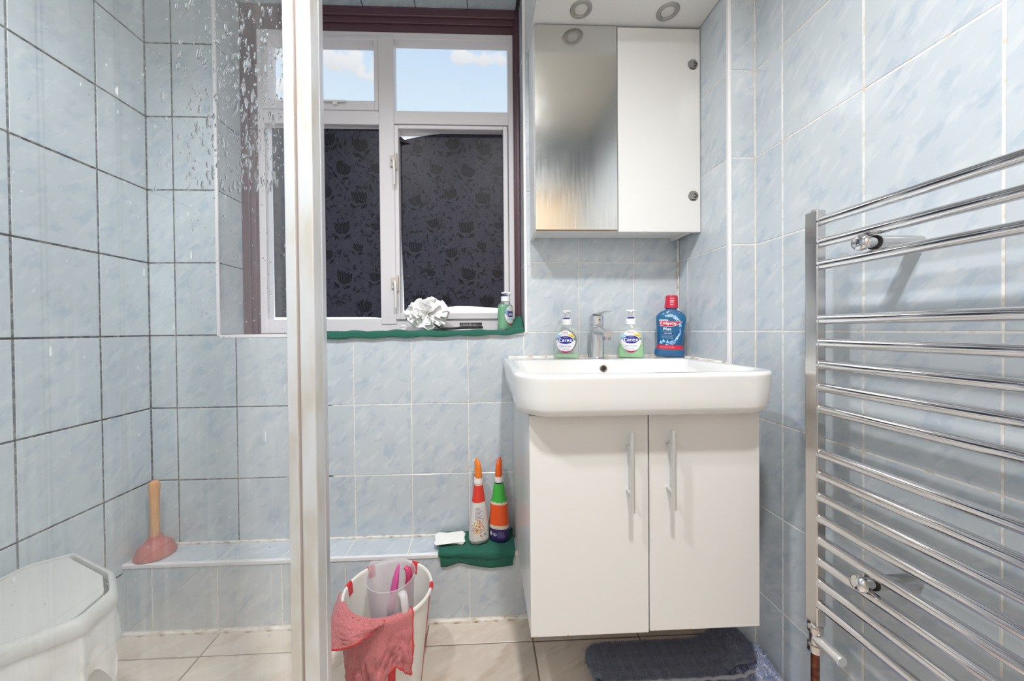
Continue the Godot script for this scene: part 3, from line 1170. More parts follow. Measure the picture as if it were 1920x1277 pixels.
# ---------------------------------------------------------------- mirror cabinet
func mirror_cabinet() -> void:
	var o := thing("mirror_cabinet", "white wall cabinet with one misted mirror door, one plain door and a spotlight canopy", "cabinet")
	var x0 := 1.331
	var x1 := 1.877
	var b := Mesher.new()
	b.rbox(Vector3(x0, 1.2845, 0.003), Vector3(x0 + 0.013, 1.952, 0.122), 0.001)
	b.rbox(Vector3(x1 - 0.030, 1.2845, 0.003), Vector3(x1 - 0.017, 1.952, 0.122), 0.001)
	b.rbox(Vector3(x0 + 0.012, 1.2935, 0.003), Vector3(x1 - 0.029, 1.3065, 0.121), 0.001)
	b.rbox(Vector3(x0 + 0.012, 1.31, 0.003), Vector3(x1 - 0.029, 1.952, 0.012), 0.001)
	part("body", b, M.board, o)
	var cp := Mesher.new()
	cp.rbox(Vector3(x0 - 0.004, 1.951, 0.003), Vector3(COLX - 0.0015, 1.975, 0.262), 0.001)
	var can := part("canopy", cp, M.board, o)
	# mirror door
	var md := Mesher.new()
	md.rbox(Vector3(x0 + 0.001, 1.2865, 0.1225), Vector3(1.6005, 1.946, 0.1365), 0.001)
	var mdo := part("mirror_door", md, M.board, o)
	var im := Image.create(256, 512, false, Image.FORMAT_L8)
	var n := noise(0.012, 31, 3)
	var ns := noise(0.06, 32, 3)
	for y in 512:
		var low := smoothstep(0.5, 1.0, y / 512.0)
		for x in 256:
			var t := 0.13 + 0.02 * n.get_noise_2d(x, y) + 0.12 * low * (0.6 + ns.get_noise_2d(x * 1.5, y * 0.12)) 
			im.set_pixel(x, y, Color(t, t, t))
	var mirror := material(c8(214, 214, 212), 1.0, 1.0, {"roughness_texture": tex(im), "roughness_texture_channel": BaseMaterial3D.TEXTURE_CHANNEL_RED})
	var gm := Mesher.new()
	gm.box(Vector3(x0 + 0.0015, 1.288, 0.1366), Vector3(1.6, 1.9455, 0.1395))
	part("mirror_glass", gm, mirror, mdo, "misted mirror glass with run marks")
	var rot := Mesher.new()
	rot.rbox(Vector3(x0 + 0.003, 1.2862, 0.128), Vector3(1.599, 1.2885, 0.1402), 0.0008)
	part("worn_edge", rot, material(c8(150, 120, 92), 0.7), mdo)
	# plain door with open hinge cups
	var pd := Mesher.new()
	pd.rbox(Vector3(1.6035, 1.2815, 0.1225), Vector3(x1 + 0.0005, 1.9435, 0.139), 0.001)
	var pdo := part("plain_door", pd, M.white, o)
	for y in [1.828, 1.3995]:
		var hc := Mesher.new()
		hc.X = Transform3D(Basis(Vector3(1, 0, 0), PI / 2), Vector3(1.853, y, 0.1385))
		hc.lathe([Vector2(0.0, 0.0012), Vector2(0.0135, 0.0012), Vector2(0.0148, 0.0022), Vector2(0.0165, 0.0022), Vector2(0.017, 0.0), Vector2(0.0, 0.0)], 28)
		var hco := part("hinge_cup", hc, material(c8(150, 148, 146), 0.4, 0.5), pdo)
		var dk := Mesher.new()
		dk.X = Transform3D(Basis(), Vector3(1.853, y, 0.1397))
		dk.rbox(Vector3(-0.010, -0.0145, 0), Vector3(0.009, -0.0115, 0.0014), 0.0005)
		dk.rbox(Vector3(0.003, -0.006, 0), Vector3(0.012, -0.002, 0.0014), 0.0008)
		dk.rbox(Vector3(0.004, 0.003, 0), Vector3(0.009, 0.009, 0.0014), 0.0008)
		dk.rbox(Vector3(0.010, 0.000, 0), Vector3(0.0145, 0.005, 0.0014), 0.0008)
		part("hinge_screws", dk, M.dark, hco)
	# spotlights under the canopy, switched off
	var ringm := material(c8(164, 163, 160), 0.4, 0.55)
	var lens := material(c8(206, 204, 200), 0.25, 0.0, {"metallic_specular": 0.7})
	for x in [1.4695, 1.7425]:
		var r := Mesher.new()
		r.lathe([Vector2(0.0335, 1.951), Vector2(0.0335, 1.949), Vector2(0.031, 1.9472), Vector2(0.0235, 1.9465), Vector2(0.0215, 1.9475), Vector2(0.0205, 1.951)], 36, Vector3(x, 0, 0.192))
		var ro := part("spotlight_ring", r, ringm, can)
		var l := Mesher.new()
		l.lathe([Vector2(0.0, 1.9478), Vector2(0.009, 1.948), Vector2(0.016, 1.9488), Vector2(0.0205, 1.950), Vector2(0.0205, 1.9515), Vector2(0.0, 1.9515)], 28, Vector3(x, 0, 0.192))
		part("spotlight_lens", l, lens, ro)


# ---------------------------------------------------------------- towel rail
func towel_rail() -> void:
	var o := thing("towel_rail", "chrome ladder towel rail with sixteen bars on the right wall", "towel rail")
	var xb := 1.861
	var zs := 0.5785
	var ze := 1.16
	for k in 2:
		var p := Mesher.new()
		var z := 0.5495 if k == 0 else ze
		p.rbox(Vector3(1.851, 0.335, z), Vector3(1.8715, 1.209, z + 0.029), 0.003, 2)
		var po := part("post", p, M.chrome_worn, o)
		var c := Mesher.new()
		c.lathe([Vector2(0.0, 0.004), Vector2(0.006, 0.0035), Vector2(0.0085, 0.0015), Vector2(0.0088, -0.001), Vector2(0.0, -0.001)], 20, Vector3(1.8612, 1.2095, z + 0.0145))
		part("end_plug", c, M.chrome, po)
	var first := 1.1851
	var ys := [1.1851, 1.1393, 1.0934, 0.9807, 0.9319, 0.8865, 0.8401, 0.7943, 0.7015, 0.6559, 0.610, 0.5641, 0.5178, 0.473, 0.4276, 0.381]
	for i in ys.size():
		var b := Mesher.new()
		b.tube([Vector3(xb, ys[i], zs - 0.003), Vector3(xb, ys[i], ze + 0.003)], 0.0098, 24)
		for z in [zs, ze]:
			b.tube([Vector3(xb, ys[i], z - 0.0015), Vector3(xb, ys[i], z + 0.002)], 0.0108, 20)
		part("bar", b, M.chrome, o)
	for q in [[1.1188, 0.668], [0.491, 0.665], [1.1188, 1.07], [0.491, 1.07]]:
		var d := Mesher.new()
		d.X = Transform3D(Basis(Vector3(0, 0, 1), -PI / 2), Vector3(0, q[0], q[1]))   # its y axis points to x
		d.lathe([Vector2(0.0, 1.840), Vector2(0.007, 1.8403), Vector2(0.0125, 1.842), Vector2(0.0148, 1.846), Vector2(0.0152, 1.850), Vector2(0.0135, 1.8515), Vector2(0.0, 1.8515)], 28)
		var bo := part("bracket", d, M.chrome, o)
		var st := Mesher.new()
		st.X = d.X
		st.lathe([Vector2(0.0095, 1.8505), Vector2(0.0095, 1.872), Vector2(0.0125, 1.8725), Vector2(0.0125, 1.905), Vector2(0.0125, 1.9575), Vector2(0.0, 1.9575)], 24)
		part("stem", st, M.chrome_worn, bo)
		var gk := Mesher.new()
		gk.X = d.X
		gk.lathe([Vector2(0.0118, 1.8715), Vector2(0.0132, 1.872), Vector2(0.0132, 1.8755), Vector2(0.0118, 1.876)], 24)
		part("gasket", gk, M.dark, bo)
	# valve and pipe at the foot
	var v := Mesher.new()
	var c := Vector3(1.8605, 0, 0.5645)
	v.lathe([Vector2(0.0, 0.336), Vector2(0.008, 0.336), Vector2(0.008, 0.331), Vector2(0.0135, 0.3305), Vector2(0.0135, 0.3165), Vector2(0.010, 0.316), Vector2(0.0105, 0.290), Vector2(0.0135, 0.2895), Vector2(0.0135, 0.274), Vector2(0.008, 0.273), Vector2(0.0, 0.273)], 6 * 3, c)
	var vo := part("valve", v, M.chrome_worn, o)
	var kn := Mesher.new()
	kn.tube([c + Vector3(0, 0.303, -0.004), c + Vector3(0, 0.303, 0.010), c + Vector3(0, 0.303, 0.0105), c + Vector3(0, 0.303, 0.056), c + Vector3(0, 0.303, 0.0585)], [0.0095, 0.0095, 0.0108, 0.0112, 0.0095], 24)
	part("valve_cap", kn, M.steel, vo)
	var cp := Mesher.new()
	cp.tube([c + Vector3(0, 0.275, 0), c + Vector3(0, -0.001, 0)], 0.0075, 16)
	part("pipe", cp, M.copper, o, "tarnished copper pipe")


# ---------------------------------------------------------------- bottles and tap on the basin
func prof_at(prof: Array, y: float) -> Vector2:   # rows of [y, half width, half depth]
	for i in prof.size() - 1:
		if y <= prof[i + 1][0]:
			var t: float = clampf((y - prof[i][0]) / maxf(prof[i + 1][0] - prof[i][0], 1e-6), 0, 1)
			return Vector2(lerpf(prof[i][1], prof[i + 1][1], t), lerpf(prof[i][2], prof[i + 1][2], t))
	return Vector2(prof[-1][1], prof[-1][2])


func front_of(prof: Array, p: float, x: float, y: float, off: float) -> Vector3:
	var ab := prof_at(prof, y)
	var q := clampf(absf(x) / ab.x, 0.0, 0.995)
	return Vector3(x, y, ab.y * pow(1.0 - pow(q, p), 1.0 / p) + off)


func body_of(prof: Array, p: float, shrink := 0.0, n := 48) -> Mesher:
	var m := Mesher.new()
	var rings := []
	for q in prof:
		rings.append(oval(maxf(q[1] - shrink, 0.0005), maxf(q[2] - shrink, 0.0005), p, q[0], n))
	m.loft(rings)
	return m


func clip_prof(prof: Array, y0: float, y1: float) -> Array:
	var r := []
	var a := prof_at(prof, y0)
	r.append([y0, a.x, a.y])
	for q in prof:
		if q[0] > y0 and q[0] < y1:
			r.append(q)
	a = prof_at(prof, y1)
	r.append([y1, a.x, a.y])
	return r


# a soap dispenser, 163 mm high; level is the height of the soap inside
func dispenser(label: String, at: Vector3, turn: float, level: float, soap: Color, print_: Texture2D, pumped := true) -> Node3D:
	var o := thing("soap_dispenser", label, "soap dispenser", at, turn, "soap dispensers")
	var prof := [[0.0, 0.040, 0.020], [0.002, 0.0435, 0.0225], [0.006, 0.0445, 0.0235], [0.03, 0.0425, 0.0230], [0.06, 0.0405, 0.0225], [0.085, 0.0405, 0.0222], [0.096, 0.0385, 0.0212], [0.103, 0.032, 0.019], [0.107, 0.024, 0.0165], [0.110, 0.0165, 0.0145], [0.113, 0.0145, 0.0140], [0.116, 0.0142, 0.0140]]
	var shell := material(Color(0.93, 0.97, 0.94, 0.13), 0.06, 0.0, {"transparency": BaseMaterial3D.TRANSPARENCY_ALPHA})
	part("bottle", body_of(prof, 2.7), shell, o)
	var liq := material(Color(soap.r, soap.g, soap.b, 0.74), 0.3, 0.0, {"transparency": BaseMaterial3D.TRANSPARENCY_ALPHA})
	part("soap", body_of(clip_prof(prof, 0.0022, level), 2.7, 0.0016), liq, o)
	# egg-shaped label
	var lm := Mesher.new()
	var rings := []
	for k in 9:
		var rr := maxf(k / 8.0, 0.001)
		var ring := PackedVector3Array()
		for j in 48:
			var t := TAU * j / 48
			var yy := sin(t) * rr
			var xx := cos(t) * rr * (1.0 - 0.16 * maxf(-yy, 0.0) - 0.02 * maxf(yy, 0))
			ring.append(front_of(prof, 2.7, xx * 0.0335, 0.0565 + yy * 0.0385, 0.0005))
		rings.append(ring)
	lm.loft(rings, true, false, false)
	for i in lm.P.size():
		lm.U[i] = Vector2((lm.P[i].x / 0.0335 + 1) / 2, 1 - ((lm.P[i].y - 0.0565) / 0.0385 + 1) / 2)
		if lm.N[i].z < 0: lm.N[i] = -lm.N[i]
	part("label", lm, material(Color.WHITE, 0.35, 0.0, {"albedo_texture": print_}), o)
	var bk := Mesher.new()
	for i in lm.P.size():
		bk.put(Vector3(lm.P[i].x * 0.98, lm.P[i].y, -lm.P[i].z), -lm.N[i], Vector2.ZERO)
	bk.I = lm.I.duplicate()
	part("back_label", bk, material(c8(232, 234, 230), 0.5), o)
	var frost := material(c8(238, 238, 240), 0.35)
	var cl := Mesher.new()
	cl.lathe([Vector2(0.0175, 0.114), Vector2(0.0180, 0.1145), Vector2(0.0180, 0.121), Vector2(0.0172, 0.1215), Vector2(0.0172, 0.1235), Vector2(0.0180, 0.124), Vector2(0.0178, 0.132), Vector2(0.0165, 0.1335), Vector2(0.0, 0.1335)], 32)
	part("collar", cl, frost, o)
	var rg := Mesher.new()
	rg.lathe([Vector2(0.0, 0.1335), Vector2(0.0105, 0.1335), Vector2(0.0112, 0.134), Vector2(0.0112, 0.1378), Vector2(0.0105, 0.1385), Vector2(0.0, 0.1385)], 28)
	part("locking_ring", rg, material(c8(34, 40, 128), 0.4), o)
	var hd := Mesher.new()
	var yb := 0.1385
	var lift := 0.0 if pumped else -0.012
	hd.lathe([Vector2(0.0045, yb), Vector2(0.0052, yb + 0.008), Vector2(0.0068, 0.1535 + lift), Vector2(0.0085, 0.156 + lift), Vector2(0.0140, 0.1578 + lift), Vector2(0.0165, 0.1592 + lift), Vector2(0.0162, 0.1628 + lift), Vector2(0.011, 0.1642 + lift), Vector2(0.0, 0.1645 + lift)], 28)
	hd.tube([Vector3(0, 0.1585 + lift, 0.004), Vector3(0, 0.159 + lift, 0.018), Vector3(0, 0.1575 + lift, 0.028)], [0.005, 0.0045, 0.0032], 12)
	part("pump_head", hd, frost, o)
	return o


func soap_print() -> Image:
	var im := Image.create(420, 480, false, Image.FORMAT_RGB8)
	im.fill(c8(226, 226, 232))
	for k in 40:   # rim of the label: orange to magenta below
		var t := k / 39.0
		disc(im, Vector2(210, 244), 210 - t * 16, 236 - t * 22, c8(214, 150, 120).lerp(c8(226, 226, 232), t))
	im.fill_rect(Rect2i(0, 0, 420, 190), c8(150, 202, 232))
	disc(im, Vector2(200, 60), 150, 60, c8(226, 238, 244))
	disc(im, Vector2(330, 130), 78, 62, c8(242, 214, 104))
	disc(im, Vector2(40, 180), 40, 34, c8(84, 158, 172))
	disc(im, Vector2(392, 186), 34, 30, c8(84, 150, 130))
	write(im, "Clean", Vector2(200, 46), 130, 36, c8(206, 60, 52))
	write(im, "protection", Vector2(200, 86), 190, 26, c8(206, 80, 64), "Droid Sans", 400)
	write(im, "24 hours", Vector2(140, 122), 150, 22, c8(40, 50, 90), "Droid Sans", 400)
	write(im, "kills", Vector2(336, 122), 78, 28, c8(40, 50, 40))
	disc(im, Vector2(210, 204), 172, 92, c8(236, 236, 240))
	disc(im, Vector2(210, 204), 162, 84, c8(36, 44, 140))
	write(im, "cussons", Vector2(210, 150), 96, 18, c8(230, 230, 240), "Droid Sans", 400)
	write(im, "Carex", Vector2(210, 208), 286, 74, c8(246, 246, 250))
	var p := PackedVector2Array()
	for k in 31:
		var t := PI * k / 30.0
		p.append(Vector2(210 + 176 * cos(t), 330 + 150 * sin(t)))
	for k in range(30, -1, -1):
		var t := PI * k / 30.0
		p.append(Vector2(210 + 182 * cos(t), 326 + 118 * sin(t)))
	fill(im, p, c8(176, 28, 84))
	disc(im, Vector2(104, 344), 20, 20, c8(90, 100, 120))
	disc(im, Vector2(104, 344), 15, 15, c8(226, 226, 232))
	write(im, "PROTECTION", Vector2(226, 340), 200, 24, c8(60, 74, 110), "Droid Sans", 400)
	write(im, "HAND WASH", Vector2(210, 398), 150, 20, c8(90, 96, 110), "Droid Sans", 400)
	return im


func mouthwash_print() -> Image:
	var w := 480
	var h := 720
	var im := Image.create(w, h, false, Image.FORMAT_RGB8)
	for y in h:
		im.fill_rect(Rect2i(0, y, w, 1), c8(36, 104, 148).lerp(c8(28, 84, 130), float(y) / h))
	var r := RandomNumberGenerator.new()
	r.seed = 3
	for k in 240:   # swirl of water, from the shoulder down the right side and back along the foot
		var t := r.randf()
		var a := lerpf(-1.9, 1.75, t)
		var rad := 1.0 + r.randfn(0.0, 0.05)
		var c := Vector2(200 + 205 * rad * cos(a), 330 + 290 * rad * sin(a))
		var d := a + PI / 2
		var col := c8(90, 160, 214).lerp(c8(208, 232, 246), r.randf())
		if r.randf() < 0.3: col = c8(40, 90, 170)
		leaf(im, c, r.randf_range(30, 100), r.randf_range(0.05, 0.14), d + r.randf_range(-0.2, 0.2), col)
	for q in [[110, 560, 34, 0.5], [186, 570, 26, -0.6], [60, 590, 30, 0.9]]:   # ice
		fill(im, PackedVector2Array([Vector2(q[0] - q[2], q[1] + 24), Vector2(q[0] - q[2] * 0.3, q[1] - 44), Vector2(q[0] + q[2] * 0.6, q[1] - 10), Vector2(q[0] + q[2], q[1] + 26)]), c8(150, 208, 238))
	im.fill_rect(Rect2i(132, 40, 118, 28), c8(206, 222, 232))
	write(im, "MINT CARE", Vector2(191, 54), 104, 16, c8(60, 84, 120))
	im.fill_rect(Rect2i(34, 130, 150, 28), c8(226, 232, 238))
	write(im, "0% ALCOHOL", Vector2(108, 144), 128, 16, c8(70, 80, 110))
	fill(im, PackedVector2Array([Vector2(34, 162), Vector2(434, 162), Vector2(400, 196), Vector2(350, 232), Vector2(290, 256), Vector2(220, 270), Vector2(120, 266), Vector2(40, 252)]), c8(240, 240, 244))
	fill(im, PackedVector2Array([Vector2(34, 164), Vector2(424, 164), Vector2(390, 194), Vector2(344, 226), Vector2(286, 250), Vector2(220, 263), Vector2(120, 259), Vector2(36, 246)]), c8(200, 36, 64))
	write(im, "Colgate", Vector2(188, 208), 280, 70, c8(246, 246, 250))
	write(im, "Plax", Vector2(176, 316), 148, 56, c8(246, 248, 252), "Droid Sans", 700, 0.18)
	im.fill_rect(Rect2i(56, 366, 250, 3), c8(150, 190, 214))
	im.fill_rect(Rect2i(96, 384, 180, 38), c8(24, 44, 110))
	write(im, "COOL MINT", Vector2(186, 403), 150, 22, c8(240, 244, 250))
	im.fill_rect(Rect2i(56, 436, 250, 3), c8(150, 190, 214))
	write(im, "24h Plaque Protection", Vector2(176, 468), 220, 18, c8(200, 222, 236), "Droid Sans", 400)
	write(im, "Prevents bad breath", Vector2(176, 496), 226, 17, c8(200, 222, 236), "Droid Sans", 400)
	im.fill_rect(Rect2i(0, 636, w, 84), c8(198, 38, 62))
	write(im, "Freshens mouth and breath", Vector2(180, 676), 270, 18, c8(250, 226, 228), "Droid Sans", 400)
	return im


func on_the_basin() -> void:
	var y := 0.8655
	# mixer tap
	var t := thing("mixer_tap", "chrome single-lever mixer tap between the two soap dispensers", "tap", Vector3(1.551, y, 0.067))
	var b := Mesher.new()
	b.lathe([Vector2(0.0, 0.0), Vector2(0.0265, 0.0), Vector2(0.0265, 0.003), Vector2(0.0250, 0.0045), Vector2(0.0250, 0.109), Vector2(0.0240, 0.111), Vector2(0.0, 0.111)], 40)
	part("tap_body", b, M.tap, t)
	var sp := Mesher.new()
	var rings := []
	for q in [[0.0, 0.094, 0.019, 0.016], [0.025, 0.093, 0.0185, 0.016], [0.05, 0.091, 0.018, 0.0145], [0.08, 0.0885, 0.0175, 0.013], [0.105, 0.086, 0.0170, 0.0122], [0.118, 0.0845, 0.016, 0.0115], [0.1215, 0.084, 0.0145, 0.010]]:
		var r := PackedVector3Array()
		for j in 28:
			var a := TAU * j / 28
			r.append(Vector3(q[2] * signf(cos(a)) * pow(absf(cos(a)), 0.7), q[1] + q[3] * signf(sin(a)) * pow(absf(sin(a)), 0.8), q[0]))
		rings.append(r)
	sp.loft(rings)
	var spo := part("spout", sp, M.tap, t)
	var ae := Mesher.new()
	ae.lathe([Vector2(0.0, 0.066), Vector2(0.0095, 0.066), Vector2(0.0105, 0.064), Vector2(0.012, 0.064), Vector2(0.012, 0.079), Vector2(0.0, 0.079)], 24, Vector3(0, 0, 0.1045))
	part("aerator", ae, M.chrome_worn, spo)
	var cp := Mesher.new()
	cp.lathe([Vector2(0.0, 0.113), Vector2(0.0225, 0.113), Vector2(0.0248, 0.1145), Vector2(0.0250, 0.116), Vector2(0.0250, 0.143), Vector2(0.0238, 0.1455), Vector2(0.0, 0.1465)], 40)
	var cpo := part("cartridge_cap", cp, M.tap, t)
	var dot := Mesher.new()
	dot.X = Transform3D(Basis(Vector3(1, 0, 0), PI / 2), Vector3(0.004, 0.130, 0.0246))
	dot.lathe([Vector2(0.0, 0.0), Vector2(0.0022, 0.0), Vector2(0.0022, 0.0008), Vector2(0.0, 0.0008)], 14)
	part("marker_dot", dot, M.dark, cpo)
	var lv := Mesher.new()
	rings = []
	for q in [[-0.012, 0.1475, 0.010, 0.0010], [-0.006, 0.1490, 0.017, 0.0030], [0.015, 0.1500, 0.0205, 0.0045], [0.04, 0.1515, 0.0185, 0.0045], [0.075, 0.1530, 0.0145, 0.0036], [0.112, 0.1545, 0.0125, 0.0028], [0.124, 0.1548, 0.0105, 0.0022], [0.127, 0.1549, 0.006, 0.0012]]:
		var r := PackedVector3Array()
		for j in 24:
			var a := TAU * j / 24
			r.append(Vector3(q[2] * cos(a), q[1] + q[3] * sin(a), q[0]))
		rings.append(r)
	lv.loft(rings)
	part("lever", lv, M.chrome, t)
	# soap dispensers
	var pr := tex(soap_print())
	dispenser("nearly empty clear soap dispenser with white pump, left of the tap", Vector3(1.4475, y, 0.062), -0.40, 0.0145, c8(168, 214, 168), pr)
	dispenser("half full clear dispenser of pale green soap, right of the tap", Vector3(1.6685, y, 0.076), -0.38, 0.047, c8(150, 214, 150), pr)
	# mouthwash
	var m := thing("mouthwash_bottle", "blue mouthwash bottle with a red cap, in the corner of the basin", "mouthwash", Vector3(1.808, y + 0.001, 0.066), -0.40)
	m.rotation.z = -0.045
	var prof := [[0.0, 0.044, 0.021], [0.003, 0.0475, 0.0245], [0.012, 0.0485, 0.0255], [0.024, 0.0465, 0.0245], [0.034, 0.0425, 0.023], [0.05, 0.0412, 0.0225], [0.09, 0.0440, 0.0235], [0.13, 0.0478, 0.0245], [0.140, 0.0472, 0.024], [0.148, 0.042, 0.0225], [0.155, 0.033, 0.020], [0.160, 0.0235, 0.0175], [0.1625, 0.0185, 0.0165], [0.171, 0.0165, 0.0165]]
	part("bottle", body_of(prof, 3.0), material(c8(30, 92, 138), 0.08, 0.0, {"clearcoat_enabled": true, "clearcoat": 0.6}), m)
	var lm := Mesher.new()
	var g := []
	for i in 19:
		var row := PackedVector3Array()
		var yy := 0.026 + (0.150 - 0.026) * i / 18.0
		var ab := prof_at(prof, yy)
		for j in 17:
			row.append(front_of(prof, 3.0, ab.x * 0.93 * (j / 8.0 - 1.0), yy, 0.0005))
		g.append(row)
	lm.loft(g, false, false, false, false)
	for i in lm.P.size():
		var ab := prof_at(prof, lm.P[i].y)
		lm.U[i] = Vector2((lm.P[i].x / (ab.x * 0.93) + 1) / 2, 1 - (lm.P[i].y - 0.026) / 0.124)
		if lm.N[i].z < 0: lm.N[i] = -lm.N[i]
	part("label", lm, material(Color.WHITE, 0.22, 0.0, {"albedo_texture": tex(mouthwash_print())}), m)
	var cim := Image.create(512, 128, false, Image.FORMAT_RGB8)
	cim.fill(c8(198, 40, 70))
	for q in [["effectively", 34, 60], ["removes", 56, 56], ["plaque", 72, 44]]:
		write(cim, q[0], Vector2(384 + 0, q[1]), q[2], 13, c8(250, 232, 236))
	for k in 16:
		var a := PI * (0.15 + 0.7 * k / 15.0)
		disc(cim, Vector2(384 - 24 * cos(a), 82 + 14 * sin(a)), 2.0, 2.0, c8(250, 236, 238))
	var cap := Mesher.new()
	cap.lathe([Vector2(0.0, 0.168), Vector2(0.0225, 0.168), Vector2(0.0225, 0.1685), Vector2(0.0222, 0.172), Vector2(0.0192, 0.209), Vector2(0.0182, 0.2115), Vector2(0.0165, 0.2125), Vector2(0.0, 0.2125)], 40)
	for i in cap.P.size():
		var a := fposmod(atan2(cap.P[i].x, cap.P[i].z) / TAU + 0.75, 1.0)
		cap.U[i] = Vector2(a, 1 - (cap.P[i].y - 0.168) / 0.0445)
	part("cap", cap, material(Color.WHITE, 0.3, 0.0, {"albedo_texture": tex(cim)}), m)


# ---------------------------------------------------------------- things on the window sill
func on_the_sill() -> void:
	# green cloth spread over the sill
	var n := noise(6.0, 3, 3)
	var g := []
	for i in 61:
		var x := lerpf(0.5, 1.306, i / 60.0)
		var row := PackedVector3Array()
		var up := smoothstep(1.235, 1.30, x)
		var ln := 0.025 - 0.011 * i / 60.0 + 0.002 * sin(i * 0.7)
		for j in 22:
			var p: Vector3
			if j < 16:
				var z := lerpf(-0.108, 0.005, j / 15.0)
				var rise := up * (0.042 * smoothstep(0.0, -0.09, z) + 0.006)
				p = Vector3(x, 0.9615 + rise + 0.0035 * n.get_noise_2d(x, z * 2.5) + 0.004 * smoothstep(-0.09, -0.108, z) * (0.5 + sin(x * 40)), z)
			else:
				var t := (j - 15) / 6.0
				p = Vector3(x, 0.9615 + up * 0.006 - ln * t + 0.0035 * n.get_noise_2d(x, 0.02) * (1 - t), 0.0065 + 0.004 * sin(t * PI * 0.5) + 0.0015 * n.get_noise_2d(x * 2, t))
			row.append(p)
		g.append(row)
	var m := Mesher.new()
	m.sheet(g, 0.0035)
	tag(part("sill_cloth", m, M.green_cloth, self), "dark green cloth spread along the window sill", "cloth")

	# white net bath puff
	var pf := Mesher.new()
	var r := RandomNumberGenerator.new()
	r.seed = 12
	for k in 24:
		var ax := Vector3(r.randfn(), r.randfn(), r.randfn()).normalized()
		var s1 := ax.cross(Vector3.UP if absf(ax.y) < 0.8 else Vector3.RIGHT).normalized()
		var s2 := ax.cross(s1)
		var waves := r.randi_range(5, 9)
		var ph := r.randf() * TAU
		var rad := r.randf_range(0.048, 0.070)
		var span := r.randf_range(2.0, 4.2)
		var grid := []
		for i in 7:
			var row := PackedVector3Array()
			var t := i / 6.0
			for j in 33:
				var a := span * j / 32.0 + ph
				var q := lerpf(0.16, 1.0, t) * rad
				var d := (s1 * cos(a) + s2 * sin(a)) * q + ax * (0.22 * rad * t * sin(waves * a + ph) + 0.08 * rad * t * t * sin(2.3 * waves * a))
				d = d.limit_length(rad * 1.04)
				row.append(Vector3(d.x * 1.22, d.y * 0.93, d.z * 0.62))
			grid.append(row)
		pf.sheet(grid, 0.0007)
	var puff := material(c8(255, 255, 255), 0.7, 0.0, {"backlight_enabled": true, "backlight": Color(0.4, 0.4, 0.4)})
	var po := thing("bath_puff", "white ruffled net bath puff on the window sill", "bath puff", Vector3(0.951, 1.0275, -0.052))
	part("netting", pf, puff, po)
	var lp := Mesher.new()
	var pts := []
	for k in 17:
		var a := TAU * k / 16.0
		pts.append(Vector3(-0.081 + 0.012 * cos(a), -0.051 + 0.007 * sin(a), 0.036 + 0.004 * sin(a)))
	lp.tube(pts, 0.0016, 8)
	part("cord_loop", lp, puff, po)

	# black hairbrush lying on its back
	var hb := thing("hairbrush", "black hairbrush lying bristles up on the green sill cloth", "hairbrush", Vector3(1.075, 0.968, -0.008), 0.04)
	var bm := Mesher.new()
	var path := [[-0.094, 0.020, 0.0065, 0.0035], [-0.089, 0.0165, 0.0095, 0.0045], [-0.075, 0.0085, 0.0105, 0.0048], [-0.055, 0.0035, 0.0095, 0.0045], [-0.030, 0.0030, 0.0085, 0.0042], [-0.008, 0.0042, 0.0105, 0.0044], [0.008, 0.0055, 0.0165, 0.0048], [0.030, 0.0062, 0.0205, 0.005], [0.065, 0.0062, 0.0205, 0.005], [0.078, 0.006, 0.0185, 0.0048], [0.083, 0.006, 0.012, 0.004]]
	var rings := []
	for q in path:
		var ring := PackedVector3Array()
		for j in 20:
			var a := TAU * j / 20
			ring.append(Vector3(q[0], q[1] + q[3] * sin(a), q[2] * cos(a)))
		rings.append(ring)
	bm.loft(rings)
	part("handle", bm, material(c8(26, 26, 28), 0.3), hb)
	var br := Mesher.new()
	for i in 26:
		for j in 9:
			var p := Vector3(0.0 + 0.078 * i / 25.0, 0.010, -0.014 + 0.028 * j / 8.0)
			br.tube([p, p + Vector3(0.0006 * sin(i * 3.1 + j), 0.0135, 0.0006 * cos(i * 2.3 + j))], 0.0008, 4)
	var bo := part("bristles", br, material(c8(20, 20, 22), 0.5), hb)
	bo.set_meta("kind", "stuff")

	# full green bottle
	var pr := tex(soap_print())
	var d := dispenser("full dark green soap dispenser on the window sill beside the right jamb", Vector3(1.243, 0.9655, -0.058), 0.95, 0.1, c8(70, 170, 110), pr, false)
	d.scale = Vector3(0.93, 0.93, 0.93)


